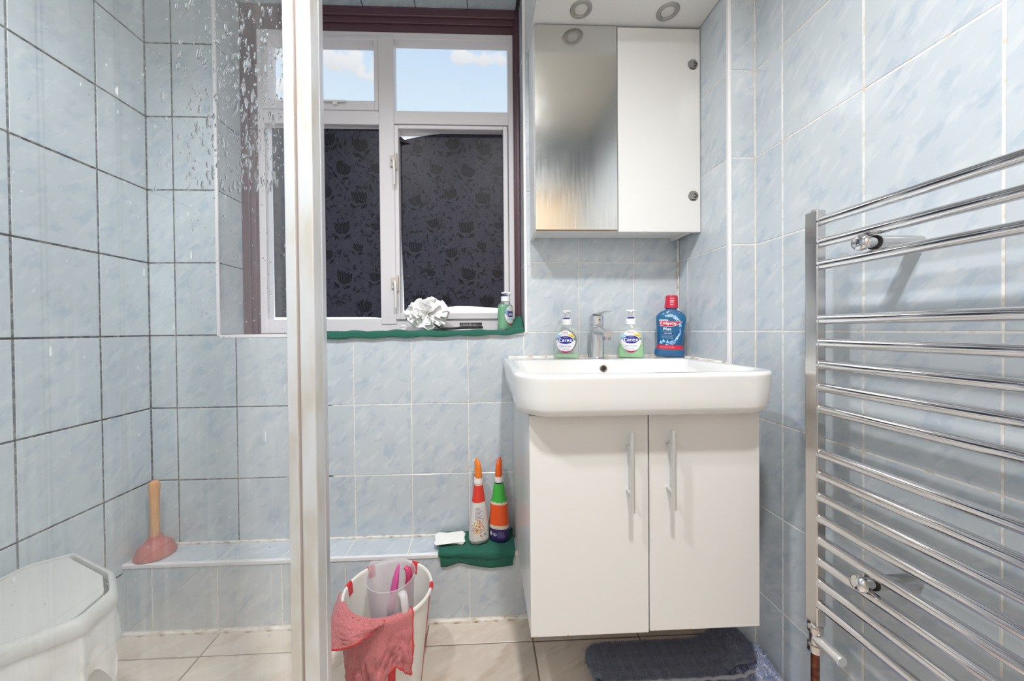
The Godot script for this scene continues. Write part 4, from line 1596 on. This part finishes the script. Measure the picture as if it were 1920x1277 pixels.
# ---------------------------------------------------------------- things on the low ledge
func on_the_ledge() -> void:
	var n := noise(9.0, 13, 3)
	# folded green cloth hanging over the edge
	var m := Mesher.new()
	for lay in 2:
		var g := []
		for i in 29:
			var s := i / 28.0
			var row := PackedVector3Array()
			var x0 := 1.004 + 0.006 * lay
			var x := lerpf(x0, 1.256 - 0.004 * lay, s)
			var drop := (0.030 if lay == 0 else 0.052) * (0.55 + 0.45 * sin(PI * clampf(1.25 - s, 0, 1))) + (0.016 * smoothstep(0.35, 0.0, s) if lay == 1 else 0.0)
			for j in 18:
				var y := LEDGE + 0.013 - 0.0068 * lay
				if j < 12:
					var z := lerpf(0.004, LEDGEZ + 0.004, j / 11.0)
					row.append(Vector3(x, y + 0.0014 * n.get_noise_2d(x, z + lay) + 0.010 * smoothstep(0.96, 1.0, s) * (1 - lay) * smoothstep(0.07, 0.0, z), z))
				else:
					var t := (j - 11) / 6.0
					row.append(Vector3(x + 0.004 * t * (0.5 - s), y - drop * t, LEDGEZ + 0.010 - 0.0035 * lay + 0.003 * n.get_noise_2d(x * 2, t) + 0.002 * sin(t * PI)))
			g.append(row)
		m.sheet(g, 0.0035)
	tag(part("folded_cloth", m, M.green_cloth, self), "folded dark green cloth under the spray bottles, hanging over the low ledge", "cloth")

	# sheets of white tissue
	var ti := Mesher.new()
	for k in 4:
		var g := []
		var a := -0.10 + 0.09 * k
		for i in 7:
			var row := PackedVector3Array()
			for j in 7:
				var p := Vector3((i / 6.0 - 0.5) * 0.098, 0.0012 * n.get_noise_2d(i * 0.3 + k, j * 0.3), (j / 6.0 - 0.5) * 0.066).rotated(Vector3.UP, a)
				row.append(Vector3(1.037, LEDGE + 0.0185 + 0.0022 * k, 0.052 + 0.003 * k) + p)
			g.append(row)
		ti.sheet(g, 0.0012)
	tag(part("tissue_stack", ti, M.tissue, self), "small stack of folded white tissue on the green cloth on the ledge", "tissue")

	# spray bottles
	spray("grey spray bottle with a red neck label and an orange nozzle", Vector3(1.137, LEDGE + 0.0165, 0.068), 0.35, 0)
	spray("orange and purple spray bottle with a green neck label, beside the grey one", Vector3(1.2075, LEDGE + 0.0165, 0.062), -0.30, 1)

	# plunger
	var p := thing("plunger", "wooden-handled plunger with a dull red rubber cup in the left corner of the ledge", "plunger", Vector3(0.0575, LEDGE + 0.002, 0.058))
	var c := Mesher.new()
	c.lathe([Vector2(0.043, 0.0), Vector2(0.0545, 0.0), Vector2(0.0555, 0.004), Vector2(0.0535, 0.008), Vector2(0.0500, 0.018), Vector2(0.0430, 0.032), Vector2(0.0310, 0.043), Vector2(0.0205, 0.048), Vector2(0.0195, 0.060), Vector2(0.0180, 0.062), Vector2(0.0, 0.062)], 40)
	part("rubber_cup", c, material(c8(178, 74, 60), 0.5), p)
	var h := Mesher.new()
	h.lathe([Vector2(0.0, 0.061), Vector2(0.0135, 0.061), Vector2(0.0125, 0.10), Vector2(0.0125, 0.16), Vector2(0.0145, 0.215), Vector2(0.0155, 0.232), Vector2(0.0135, 0.241), Vector2(0.008, 0.246), Vector2(0.0, 0.2475)], 24)
	part("handle", h, material(Color.WHITE, 0.5, 0.0, {"albedo_texture": noise_tex(0.02, 55, [c8(206, 140, 70), c8(222, 160, 90), c8(186, 118, 54)], [0.2, 0.6, 0.9], 256), "uv1_triplanar": true, "uv1_scale": Vector3(14, 1.5, 14)}), p)


func spray(label: String, at: Vector3, turn: float, kind: int) -> void:
	var o := thing("spray_bottle", label, "spray bottle", at, turn, "spray bottles on the ledge")
	var prof := [[0.0, 0.030, 0.020], [0.003, 0.0335, 0.023], [0.010, 0.0350, 0.0245], [0.05, 0.0340, 0.0240], [0.09, 0.0305, 0.0225], [0.115, 0.0275, 0.0210], [0.135, 0.0235, 0.0190], [0.15, 0.0205, 0.0175], [0.180, 0.0165, 0.0158], [0.195, 0.0145, 0.0145], [0.203, 0.0125, 0.0125]]
	if kind == 1:
		prof = [[0.0, 0.027, 0.020], [0.004, 0.0315, 0.0235], [0.012, 0.0330, 0.0245], [0.05, 0.0330, 0.0245], [0.085, 0.0305, 0.0235], [0.11, 0.0285, 0.0230], [0.126, 0.0295, 0.0235], [0.14, 0.0240, 0.0205], [0.155, 0.0205, 0.0180], [0.185, 0.0170, 0.0160], [0.198, 0.0148, 0.0148], [0.205, 0.0125, 0.0125]]
	var base := material(c8(206, 204, 200), 0.3) if kind == 0 else material(c8(46, 34, 96), 0.3)
	part("bottle", body_of(prof, 2.3), base, o)
	var band := func(y0: float, y1: float, mat: Material, called: String, lb: String, off := 0.0006, zig := 0.0):
		var m := Mesher.new()
		var rings := []
		for q in clip_prof(prof, y0, y1):
			var r := oval(q[1] + off, q[2] + off, 2.3, q[0], 48)
			if zig > 0.0 and is_equal_approx(q[0], y0):
				for j in r.size():
					r[j].y += zig * (j % 4 if j % 4 < 3 else 1)
			rings.append(r)
		m.loft(rings)
		part(called, m, mat, o, lb)
	if kind == 0:
		band.call(0.002, 0.012, material(c8(150, 148, 146), 0.35), "base_band", "darker grey foot")
		band.call(0.140, 0.1955, material(c8(222, 62, 48), 0.3), "neck_label", "red neck label")
		# printed side panel
		var im := Image.create(256, 512, false, Image.FORMAT_RGB8)
		im.fill(c8(214, 212, 208))
		var r := RandomNumberGenerator.new()
		r.seed = 21
		for k in 160:
			disc(im, Vector2(r.randfn(90, 44), r.randfn(330, 60)), r.randf_range(4, 16), r.randf_range(3, 9), [c8(226, 120, 50), c8(214, 180, 60), c8(200, 90, 60), c8(150, 150, 170), c8(226, 222, 216)][r.randi() % 5], r.randf() * PI)
		for k in 9:
			im.fill_rect(Rect2i(40, 60 + k * 18, 70 + (k * 37) % 60, 7), c8(120, 112, 130))
		for k in 6:   # faint squared print on the back
			im.fill_rect(Rect2i(150 + k * 18, 60, 2, 400), c8(176, 172, 168))
		for k in 9:
			im.fill_rect(Rect2i(146, 60 + k * 46, 110, 2), c8(176, 172, 168))
		disc(im, Vector2(190, 440), 12, 16, c8(40, 40, 44))
		disc(im, Vector2(190, 440), 6, 9, c8(206, 204, 200))
		side_print(o, prof, im, 0.014, 0.138)
	else:
		band.call(0.046, 0.060, material(c8(216, 208, 192), 0.35), "label_band", "cream band")
		band.call(0.058, 0.1285, material(c8(236, 88, 28), 0.3), "body_label", "orange body label", 0.0009)
		band.call(0.1275, 0.1395, material(c8(216, 208, 188), 0.35), "label_band", "cream band", 0.0007)
		band.call(0.1345, 0.197, material(c8(66, 178, 66), 0.3), "neck_label", "green neck label with a jagged edge", 0.0012, 0.0022)
		var im := Image.create(256, 256, false, Image.FORMAT_RGB8)
		im.fill(c8(46, 34, 96))
		disc(im, Vector2(92, 120), 26, 36, c8(206, 202, 214))
		disc(im, Vector2(98, 112), 12, 18, c8(46, 34, 96))
		for k in 8:
			im.fill_rect(Rect2i(130, 60 + k * 17, 90 + (k * 29) % 26, 6), c8(110, 100, 150))
		im.fill_rect(Rect2i(6, 70, 40, 90), c8(206, 202, 214))
		side_print(o, prof, im, 0.008, 0.045)
	var white := material(c8(232, 226, 220), 0.4)
	var cl := Mesher.new()
	cl.lathe([Vector2(0.0, 0.2005), Vector2(0.0150, 0.2005), Vector2(0.0155, 0.2015), Vector2(0.0155, 0.2065), Vector2(0.0148, 0.207), Vector2(0.0150, 0.2115), Vector2(0.0138, 0.2195), Vector2(0.0125, 0.2215), Vector2(0.0, 0.2215)], 28)
	part("collar", cl, white, o)
	# trigger head seen from its back: a curved orange horn with a trigger in front
	var amber := material(c8(240, 130, 40) if kind == 0 else c8(236, 100, 28), 0.25, 0.0, {"subsurf_scatter_enabled": true, "subsurf_scatter_strength": 0.2})
	var hm := Mesher.new()
	var rings := []
	for q in [[0.2205, 0.0125, 0.015, 0.0], [0.236, 0.0118, 0.0165, 0.001], [0.250, 0.0105, 0.0185, 0.003], [0.262, 0.0090, 0.0205, 0.006], [0.270, 0.0075, 0.0200, 0.009], [0.275, 0.0050, 0.0155, 0.012], [0.277, 0.0020, 0.008, 0.014]]:
		rings.append(oval(q[1], q[2], 2.2, q[0], 28, Vector3(0.0, 0, -q[3])))
	hm.loft(rings)
	part("trigger_head", hm, amber, o)
	var tg := Mesher.new()
	tg.tube([Vector3(0, 0.252, -0.018), Vector3(0, 0.242, -0.026), Vector3(0, 0.226, -0.027), Vector3(0, 0.213, -0.024)], [0.005, 0.006, 0.0055, 0.004], 12)
	part("trigger", tg, white, o)
	var nz := Mesher.new()
	nz.tube([Vector3(0, 0.263, -0.024), Vector3(0, 0.263, -0.036)], 0.0065, 14)
	part("nozzle", nz, white, o)


func side_print(o: Node3D, prof: Array, im: Image, y0: float, y1: float) -> void:
	var g := []
	for i in 11:
		var yy := lerpf(y0, y1, i / 10.0)
		var ab := prof_at(prof, yy)
		var row := PackedVector3Array()
		for j in 15:
			row.append(front_of(prof, 2.3, ab.x * 0.92 * (j / 7.0 - 1.0), yy, 0.0008))
		g.append(row)
	var m := Mesher.new()
	m.loft(g, false, false, false, false)
	for i in m.N.size():
		if m.N[i].z < 0: m.N[i] = -m.N[i]
	part("print", m, material(Color.WHITE, 0.3, 0.0, {"albedo_texture": tex(im)}), o)


# ---------------------------------------------------------------- bucket, jug, brush, pink cloth
func bucket_group() -> void:
	var at := Vector3(0.895, 0.001, 0.318)
	var b := thing("bucket", "white plastic bucket with red stripes on the floor before the ledge", "bucket", at)
	var outer := func(y: float) -> float: return lerpf(0.085, 0.1125, y / 0.262)
	var body := Mesher.new()
	body.lathe([Vector2(0.0, 0.0), Vector2(0.083, 0.0), Vector2(0.085, 0.003), Vector2(0.0990, 0.133), Vector2(0.1125, 0.258), Vector2(0.1165, 0.259), Vector2(0.1188, 0.263), Vector2(0.1180, 0.268), Vector2(0.1145, 0.2705), Vector2(0.111, 0.268), Vector2(0.1098, 0.262), Vector2(0.0965, 0.133), Vector2(0.083, 0.006), Vector2(0.0, 0.005)], 64)
	part("body", body, material(c8(238, 234, 228), 0.35, 0.0, {"subsurf_scatter_enabled": true, "subsurf_scatter_strength": 0.1}), b)
	var red := material(c8(216, 40, 48), 0.35)
	var prof := [Vector2(0.0852, 0.003), Vector2(0.0995, 0.133), Vector2(0.1130, 0.2575), Vector2(0.1170, 0.2585), Vector2(0.1195, 0.263), Vector2(0.1186, 0.2686), Vector2(0.1146, 0.2713), Vector2(0.1104, 0.2686), Vector2(0.1092, 0.262), Vector2(0.1070, 0.240)]
	for d in [-130.0, -171.0, -1.5, 72.0, 125.0, -62.0]:
		var g := []
		for i in 6:
			var row := PackedVector3Array()
			var a := deg_to_rad(d + (i - 2.5) * 2.2)
			for q in prof:
				row.append(Vector3((q.x + 0.0003) * cos(a), q.y, (q.x + 0.0003) * sin(a)))
			g.append(row)
		var m := Mesher.new()
		m.sheet(g, 0.0008)
		part("stripe", m, red, b, "red stripe")

	# measuring jug standing in the bucket, leaning a little
	var j := thing("measuring_jug", "cloudy clear plastic measuring jug standing in the bucket", "jug", at + Vector3(0.018, 0.150, 0.024))
	j.rotation = Vector3(0.05, 0, 0.015)
	j.scale = Vector3(1.06, 1.0, 1.06)
	var cloudy := material(Color(0.90, 0.88, 0.90, 0.42), 0.3, 0.0, {"transparency": BaseMaterial3D.TRANSPARENCY_ALPHA})
	var rings := []
	for q in [[0.046, 0.0], [0.048, 0.003], [0.052, 0.08], [0.0575, 0.172], [0.0600, 0.175], [0.0600, 0.1775], [0.0580, 0.1775], [0.0560, 0.172], [0.0505, 0.08], [0.0465, 0.005], [0.001, 0.004]]:
		var r := PackedVector3Array()
		for k in 48:
			var a := TAU * k / 48
			var near := exp(-pow(wrapf(a - deg_to_rad(215), -PI, PI) / 0.22, 2.0)) * smoothstep(0.12, 0.175, q[1])
			var rr: float = q[0] + (0.017 * near if q[0] > 0.01 else 0.0)
			r.append(Vector3(rr * cos(a), q[1] + (0.004 * near if q[0] > 0.01 else 0.0), rr * sin(a)))
		rings.append(r)
	var jm := Mesher.new()
	jm.loft(rings)
	part("jug_body", jm, cloudy, j)
	var hm := Mesher.new()
	var ha := deg_to_rad(52)
	var dir := Vector3(cos(ha), 0, sin(ha))
	hm.tube([dir * 0.055 + Vector3(0, 0.160, 0), dir * 0.064 + Vector3(0, 0.166, 0), dir * 0.073 + Vector3(0, 0.160, 0), dir * 0.076 + Vector3(0, 0.13, 0), dir * 0.072 + Vector3(0, 0.07, 0)], [0.009, 0.0095, 0.0095, 0.009, 0.008], 14, 0.6)
	part("handle", hm, material(Color(0.92, 0.91, 0.92, 0.6), 0.35, 0.0, {"transparency": BaseMaterial3D.TRANSPARENCY_ALPHA}), j)

	# pink brush standing in the jug
	var s := thing("scrub_brush", "pink plastic scrubbing brush standing inside the jug", "brush", at + Vector3(0.000, 0.158, 0.020))
	s.rotation = Vector3(0.05, 0.4, -0.16)
	var bm := Mesher.new()
	var pink := material(c8(222, 92, 160), 0.3)
	bm.tube([Vector3(0, 0, 0), Vector3(0, 0.05, 0), Vector3(0, 0.10, 0.002), Vector3(0, 0.145, 0.001), Vector3(0.002, 0.17, -0.004), Vector3(0.005, 0.182, -0.008)], [0.010, 0.012, 0.017, 0.014, 0.008, 0.003], 18, 0.6)
	part("handle", bm, pink, s)
	var gp := Mesher.new()
	gp.tube([Vector3(0, 0.040, 0), Vector3(0, 0.075, 0.001)], [0.0135, 0.0155], 18, 0.62)
	part("grip", gp, material(c8(120, 112, 134), 0.6), s)
	var bq := Mesher.new()
	for k in 40:
		var x := -0.008 + 0.016 * (k % 5) / 4.0
		var y := 0.005 + 0.030 * (k / 5) / 7.0
		bq.tube([Vector3(x, y, 0.004), Vector3(x * 1.3, y, 0.020)], 0.0009, 4)
	part("bristles", bq, material(c8(236, 190, 214), 0.6), s).set_meta("kind", "stuff")
	var k2 := thing("spare_brush", "curved darker pink brush at the back of the jug", "brush", at + Vector3(0.044, 0.162, 0.004))
	k2.rotation = Vector3(0.02, -0.5, -0.12)
	var km := Mesher.new()
	km.tube([Vector3(-0.006, 0, 0), Vector3(-0.004, 0.06, 0), Vector3(0.0, 0.11, 0), Vector3(0.002, 0.148, 0), Vector3(-0.004, 0.165, 0), Vector3(-0.013, 0.166, 0)], [0.008, 0.009, 0.010, 0.010, 0.009, 0.006], 16, 0.8)
	part("handle", km, material(c8(204, 70, 110), 0.35), k2)

	# pink cloth hung over the rim
	var tw := noise_tex(0.11, 83, [c8(184, 96, 100), c8(208, 122, 124), c8(224, 152, 150)], [0.2, 0.5, 0.85], 512)
	var pinkc := material(Color.WHITE, 0.95, 0.0, {"albedo_texture": tw, "rim_enabled": true, "rim": 0.4, "normal_enabled": true, "normal_texture": noise_tex(0.13, 84, [], [], 512, true, 5.0), "uv1_triplanar": true, "uv1_world_triplanar": true, "uv1_scale": Vector3(5, 9, 5)})
	var hem := material(c8(206, 62, 66), 0.9)
	var cl := thing("pink_cloth", "dusty pink cloth hung over the front of the bucket rim", "cloth", at)
	var n := noise(5.0, 33, 3)
	var g := []
	for i in 57:
		var t := i / 56.0
		var deg := lerpf(47.0, 152.0, t)
		var row := PackedVector3Array()
		var length := 0.138 + 0.012 * sin(t * 14.0 + 2.2) + 0.10 * smoothstep(0.25, 0.75, t) - 0.014 * exp(-pow((t - 0.17) / 0.07, 2.0))
		for k in 34:
			var rr: float
			var y: float
			var a := deg_to_rad(deg)
			if k < 6:      # inside
				var q := k / 6.0
				y = lerpf(0.245, 0.268, q)
				rr = lerpf(0.1055, 0.1095, q) - 0.001
			elif k < 12:   # over the rim
				var q := PI * (k - 6) / 6.0
				rr = 0.1146 - 0.0068 * cos(q)
				y = 0.268 + 0.0065 * sin(q)
			else:
				var q := (k - 12) / 21.0
				y = 0.266 - length * q
				rr = 0.1225 - 0.030 * q * length / 0.26 + (0.006 * sin(t * 17.0 + 1.0) + 0.014 * n.get_noise_2d(t * 2.2, q * 0.7) + 0.009) * smoothstep(0.0, 0.8, q)
				a += 0.10 * q * (0.5 - t)
			row.append(Vector3(rr * cos(a), y, rr * sin(a)))
		g.append(row)
	var cm := Mesher.new()
	cm.sheet(g, 0.0028)
	var sheet := part("hanging_sheet", cm, pinkc, cl)
	var edge := []
	for k in range(6, 34):
		edge.append(g[0][k])
	var eb := []
	for i in 57:
		eb.append(g[i][33])
	var hmesh := Mesher.new()
	hmesh.tube(edge, 0.0024, 8)
	hmesh.tube(eb, 0.0024, 8)
	part("hem", hmesh, hem, sheet, "redder hem")
	# the fold at the left that stands away from the bucket
	var f := []
	var b0 := Vector3(0.0223, 0.2755, 0.117)
	var c0 := Vector3(-0.0382, 0.2520, 0.137)
	var d0 := Vector3(-0.1116, 0.2056, 0.112)
	for i in 19:
		var row := PackedVector3Array()
		var v := i / 18.0
		for k in 19:
			var u := k / 18.0
			# top edge follows the rim, bottom edge is the fold from the rim down to the hanging tip
			var am := lerpf(172.0, 79.0, u)
			var top := Vector3(0.118 * cos(deg_to_rad(am)), 0.273 + 0.004 * sin(PI * u), 0.118 * sin(deg_to_rad(am)))
			var low := d0.lerp(c0, u * 2.0) if u < 0.5 else c0.lerp(b0, u * 2.0 - 1.0)
			low.y -= 0.010 * sin(PI * u)
			var p := top.lerp(low, v)
			var outw := Vector3(p.x, 0, p.z).normalized()
			p += outw * (0.004 + 0.008 * sin(PI * v) + 0.006 * v * sin(PI * u) + 0.004 * n.get_noise_2d(u * 2 + 4, v * 2))
			row.append(p)
		f.append(row)
	var fm := Mesher.new()
	fm.sheet(f, 0.0032)
	var fo := part("folded_flap", fm, pinkc, cl)
	var fe := []
	for k in 19:
		fe.append(f[18][k])
	var fh := Mesher.new()
	fh.tube(fe, 0.0024, 8)
	var fs := []
	for k in 19:
		fs.append(f[k][6])
	fh.tube(fs, 0.0015, 8)
	part("hem", fh, hem, fo, "redder hem")


# ---------------------------------------------------------------- bin behind the glass
const BIN := [Vector2(0.025, 0.37), Vector2(0.09, 0.32), Vector2(0.28, 0.41), Vector2(0.352, 0.478), Vector2(0.368, 0.56), Vector2(0.29, 0.625), Vector2(0.16, 0.665), Vector2(0.06, 0.62), Vector2(0.024, 0.50)]
const BINC := Vector2(0.19, 0.485)


func bin_ring(k: float, y: float) -> PackedVector3Array:   # the outline of the lid, scaled about its middle
	var r := PackedVector3Array()
	for i in 9:
		var p0: Vector2 = BIN[(i + 8) % 9] - BINC
		var p1: Vector2 = BIN[i] - BINC
		var p2: Vector2 = BIN[(i + 1) % 9] - BINC
		# rounded corner, then the straight
		var a := p1 + (p0 - p1).normalized() * 0.012
		var b := p1 + (p2 - p1).normalized() * 0.012
		for j in 4:
			var t := j / 3.0
			var q := a.lerp(p1, t).lerp(p1.lerp(b, t), t)
			r.append(Vector3(q.x * k, y, q.y * k))
		var c := p2 + (p1 - p2).normalized() * 0.012
		for j in range(1, 4):
			var q := b.lerp(c, j / 4.0)
			r.append(Vector3(q.x * k, y, q.y * k))
	return r


func bin() -> void:
	var o := thing("waste_bin", "pale grey bin with flat lid and white liner, behind the glass screen", "bin", Vector3(BINC.x, 0.001, BINC.y))
	var grey := material(c8(206, 206, 202), 0.4)
	var bd := Mesher.new()
	bd.loft([bin_ring(0.66, 0.0), bin_ring(0.70, 0.006), bin_ring(0.90, 0.365), bin_ring(0.93, 0.372)])
	part("bin_body", bd, material(c8(214, 212, 206), 0.45), o)
	# lid: a rim frame and a swing panel with an open gap on one side
	var rim := Mesher.new()
	rim.loft([bin_ring(0.97, 0.366), bin_ring(0.995, 0.370), bin_ring(1.0, 0.384), bin_ring(0.97, 0.397), bin_ring(0.90, 0.401), bin_ring(0.885, 0.400), bin_ring(0.88, 0.385), bin_ring(0.88, 0.3845)], true, false, false)
	var lid := part("lid_rim", rim, grey, o)
	var pan := Mesher.new()
	pan.X = Transform3D(Basis(), Vector3(-0.003, 0, 0.002))
	pan.loft([bin_ring(0.84, 0.385), bin_ring(0.85, 0.396), bin_ring(0.835, 0.3985), bin_ring(0.4, 0.402), bin_ring(0.02, 0.4025)])
	part("swing_lid", pan, grey, lid)
	var gap := Mesher.new()
	gap.loft([bin_ring(0.885, 0.372), bin_ring(0.885, 0.384)])
	part("lid_gap", gap, M.dark, lid)
	# liner bag hanging from under the lid
	var n := noise(2.2, 44, 3)
	var g := []
	for i in 15:
		var v := i / 14.0
		var base := bin_ring(lerpf(0.955, 0.985, v), 0.0)
		var row := PackedVector3Array()
		for k in 127:
			var kk := k % 126
			var p := base[kk / 2]
			if kk % 2: p = p.lerp(base[(kk / 2 + 1) % 63], 0.5)
			var s := 2.0 + 1.0 * cos(TAU * kk / 126.0)
			var s2 := 2.0 + 1.0 * sin(TAU * kk / 126.0)
			var w := 1.0 + v * (0.0 + 0.05 * sin(kk * 0.55 + 1.4 * sin(kk * 0.21)) + 0.07 * n.get_noise_3d(s, s2, v))
			var len := 0.125 + 0.05 * n.get_noise_2d(s * 1.4, s2 * 1.4) + 0.012 * sin(kk * 0.9)
			p = Vector3(p.x * w, 0.380 - len * v, p.z * w)
			p.x = maxf(p.x, 0.006 - BINC.x)
			row.append(p)
		g.append(row)
	var lm := Mesher.new()
	lm.sheet(g, 0.0006)
	part("liner", lm, material(c8(240, 240, 236), 0.5, 0.0, {"backlight_enabled": true, "backlight": Color(0.35, 0.35, 0.35)}), o, "crumpled white bin liner")


# ---------------------------------------------------------------- bath mat
func mat_height(x: float, z: float) -> float:   # the folded-over flap, humped at its right end
	return 0.030 + 0.040 * exp(-pow((x - 1.868) / 0.05, 2.0))


func bath_mat() -> void:
	var o := thing("bath_mat", "dark slate blue bath mat with a folded edge on the floor under the basin cabinet", "bath mat")
	var slate := material(Color.WHITE, 0.95, 0.0, {"albedo_texture": noise_tex(0.05, 66, [c8(112, 117, 134), c8(132, 138, 156), c8(150, 156, 176)], [0.2, 0.5, 0.85], 256), "rim_enabled": true, "rim": 0.5, "uv1_triplanar": true, "uv1_world_triplanar": true, "uv1_scale": Vector3(5, 5, 5)})
	var blue := material(Color.WHITE, 0.95, 0.0, {"albedo_texture": noise_tex(0.014, 67, [c8(122, 132, 168), c8(150, 158, 190), c8(232, 232, 236), c8(132, 142, 178)], [0.25, 0.5, 0.62, 0.74], 256), "rim_enabled": true, "rim": 0.5, "uv1_triplanar": true, "uv1_world_triplanar": true, "uv1_scale": Vector3(4, 4, 4)})
	var low := Mesher.new()
	var g := []
	for i in 33:
		var row := PackedVector3Array()
		var x := lerpf(1.452, 1.944, i / 32.0)
		for k in 25:
			var z := lerpf(0.285, 0.53, k / 24.0)
			row.append(Vector3(x, 0.010 + 0.022 * smoothstep(1.86, 1.93, x) * smoothstep(0.45, 0.3, z), z))
		g.append(row)
	low.sheet(g, 0.016)
	part("lower_layer", low, blue, o, "lighter blue and white lower layer")
	var up := Mesher.new()
	var rings := []
	for i in 41:
		var t := i / 40.0
		var x := lerpf(1.440, 1.912, t)
		var e := sqrt(maxf(0.0, 1.0 - pow(absf(2 * t - 1), 14.0)))
		var hh := mat_height(x, 0.0)
		var r := PackedVector3Array()
		for k in 26:
			var a := TAU * k / 26
			var cz := 0.316 - 0.02 * exp(-pow((x - 1.86) / 0.05, 2.0))
			r.append(Vector3(x, 0.019 + hh / 2 + (0.0168 + (hh - 0.030) * 0.5) * signf(sin(a)) * pow(absf(sin(a)), 0.8) * maxf(e, 0.1), cz + 0.050 * signf(cos(a)) * pow(absf(cos(a)), 0.75) * maxf(e, 0.1)))
		rings.append(r)
	up.loft(rings)
	part("folded_flap", up, slate, o)
	var pipe := Mesher.new()
	var pts := []
	for i in 41:
		var t := i / 40.0
		pts.append(Vector3(lerpf(1.445, 1.900, t), 0.0245 + 0.002 * sin(i * 1.7), 0.366 - 0.014 * smoothstep(0.85, 1.0, t) + 0.0015 * sin(i * 2.3)))
	pipe.tube(pts, 0.0052, 8)
	part("border", pipe, material(c8(196, 194, 200), 0.95), o, "pale border stripe")
	# pile
	var tm := Mesher.new()
	tm.lathe([Vector2(0.0011, 0.0), Vector2(0.0009, 0.5 * 0.008), Vector2(0.0002, 0.008)], 5)
	for pass_ in 2:
		var xf := []
		var r := RandomNumberGenerator.new()
		r.seed = 100 + pass_
		var src: Mesher = up if pass_ == 0 else low
		var tris := src.I.size() / 3
		var area := PackedFloat32Array()
		var sum := 0.0
		for q in tris:
			var a := src.P[src.I[q * 3]]
			sum += (src.P[src.I[q * 3 + 1]] - a).cross(src.P[src.I[q * 3 + 2]] - a).length()
			area.append(sum)
		for k in (26000 if pass_ == 0 else 16000):
			var q := area.bsearch(r.randf() * sum)
			q = mini(q, tris - 1)
			var u := r.randf()
			var v := r.randf()
			if u + v > 1:
				u = 1 - u
				v = 1 - v
			var a := src.P[src.I[q * 3]]
			var p := a + (src.P[src.I[q * 3 + 1]] - a) * u + (src.P[src.I[q * 3 + 2]] - a) * v
			var nm := src.N[src.I[q * 3]]
			if nm.y < -0.2 or (pass_ == 1 and (nm.y < 0.3 or p.z > 0.5)):
				continue
			nm = (nm + Vector3(r.randfn(0.25, 0.35), r.randfn(0, 0.2), r.randfn(0, 0.35)) * 0.8).normalized()
			var s := nm.cross(Vector3(0.3, 0.1, 0.9)).normalized()
			xf.append(Transform3D(Basis(s, nm, s.cross(nm)) * r.randf_range(0.7, 1.25), p - nm * 0.001))
		var mm := MultiMesh.new()
		mm.transform_format = MultiMesh.TRANSFORM_3D
		mm.mesh = tm.mesh()
		mm.mesh.surface_set_material(0, slate if pass_ == 0 else blue)
		mm.instance_count = xf.size()
		for k in xf.size():
			mm.set_instance_transform(k, xf[k])
		var mi := MultiMeshInstance3D.new()
		mi.name = "pile" if pass_ == 0 else "lower_pile"
		mi.multimesh = mm
		mi.set_meta("kind", "stuff")
		o.add_child(mi)
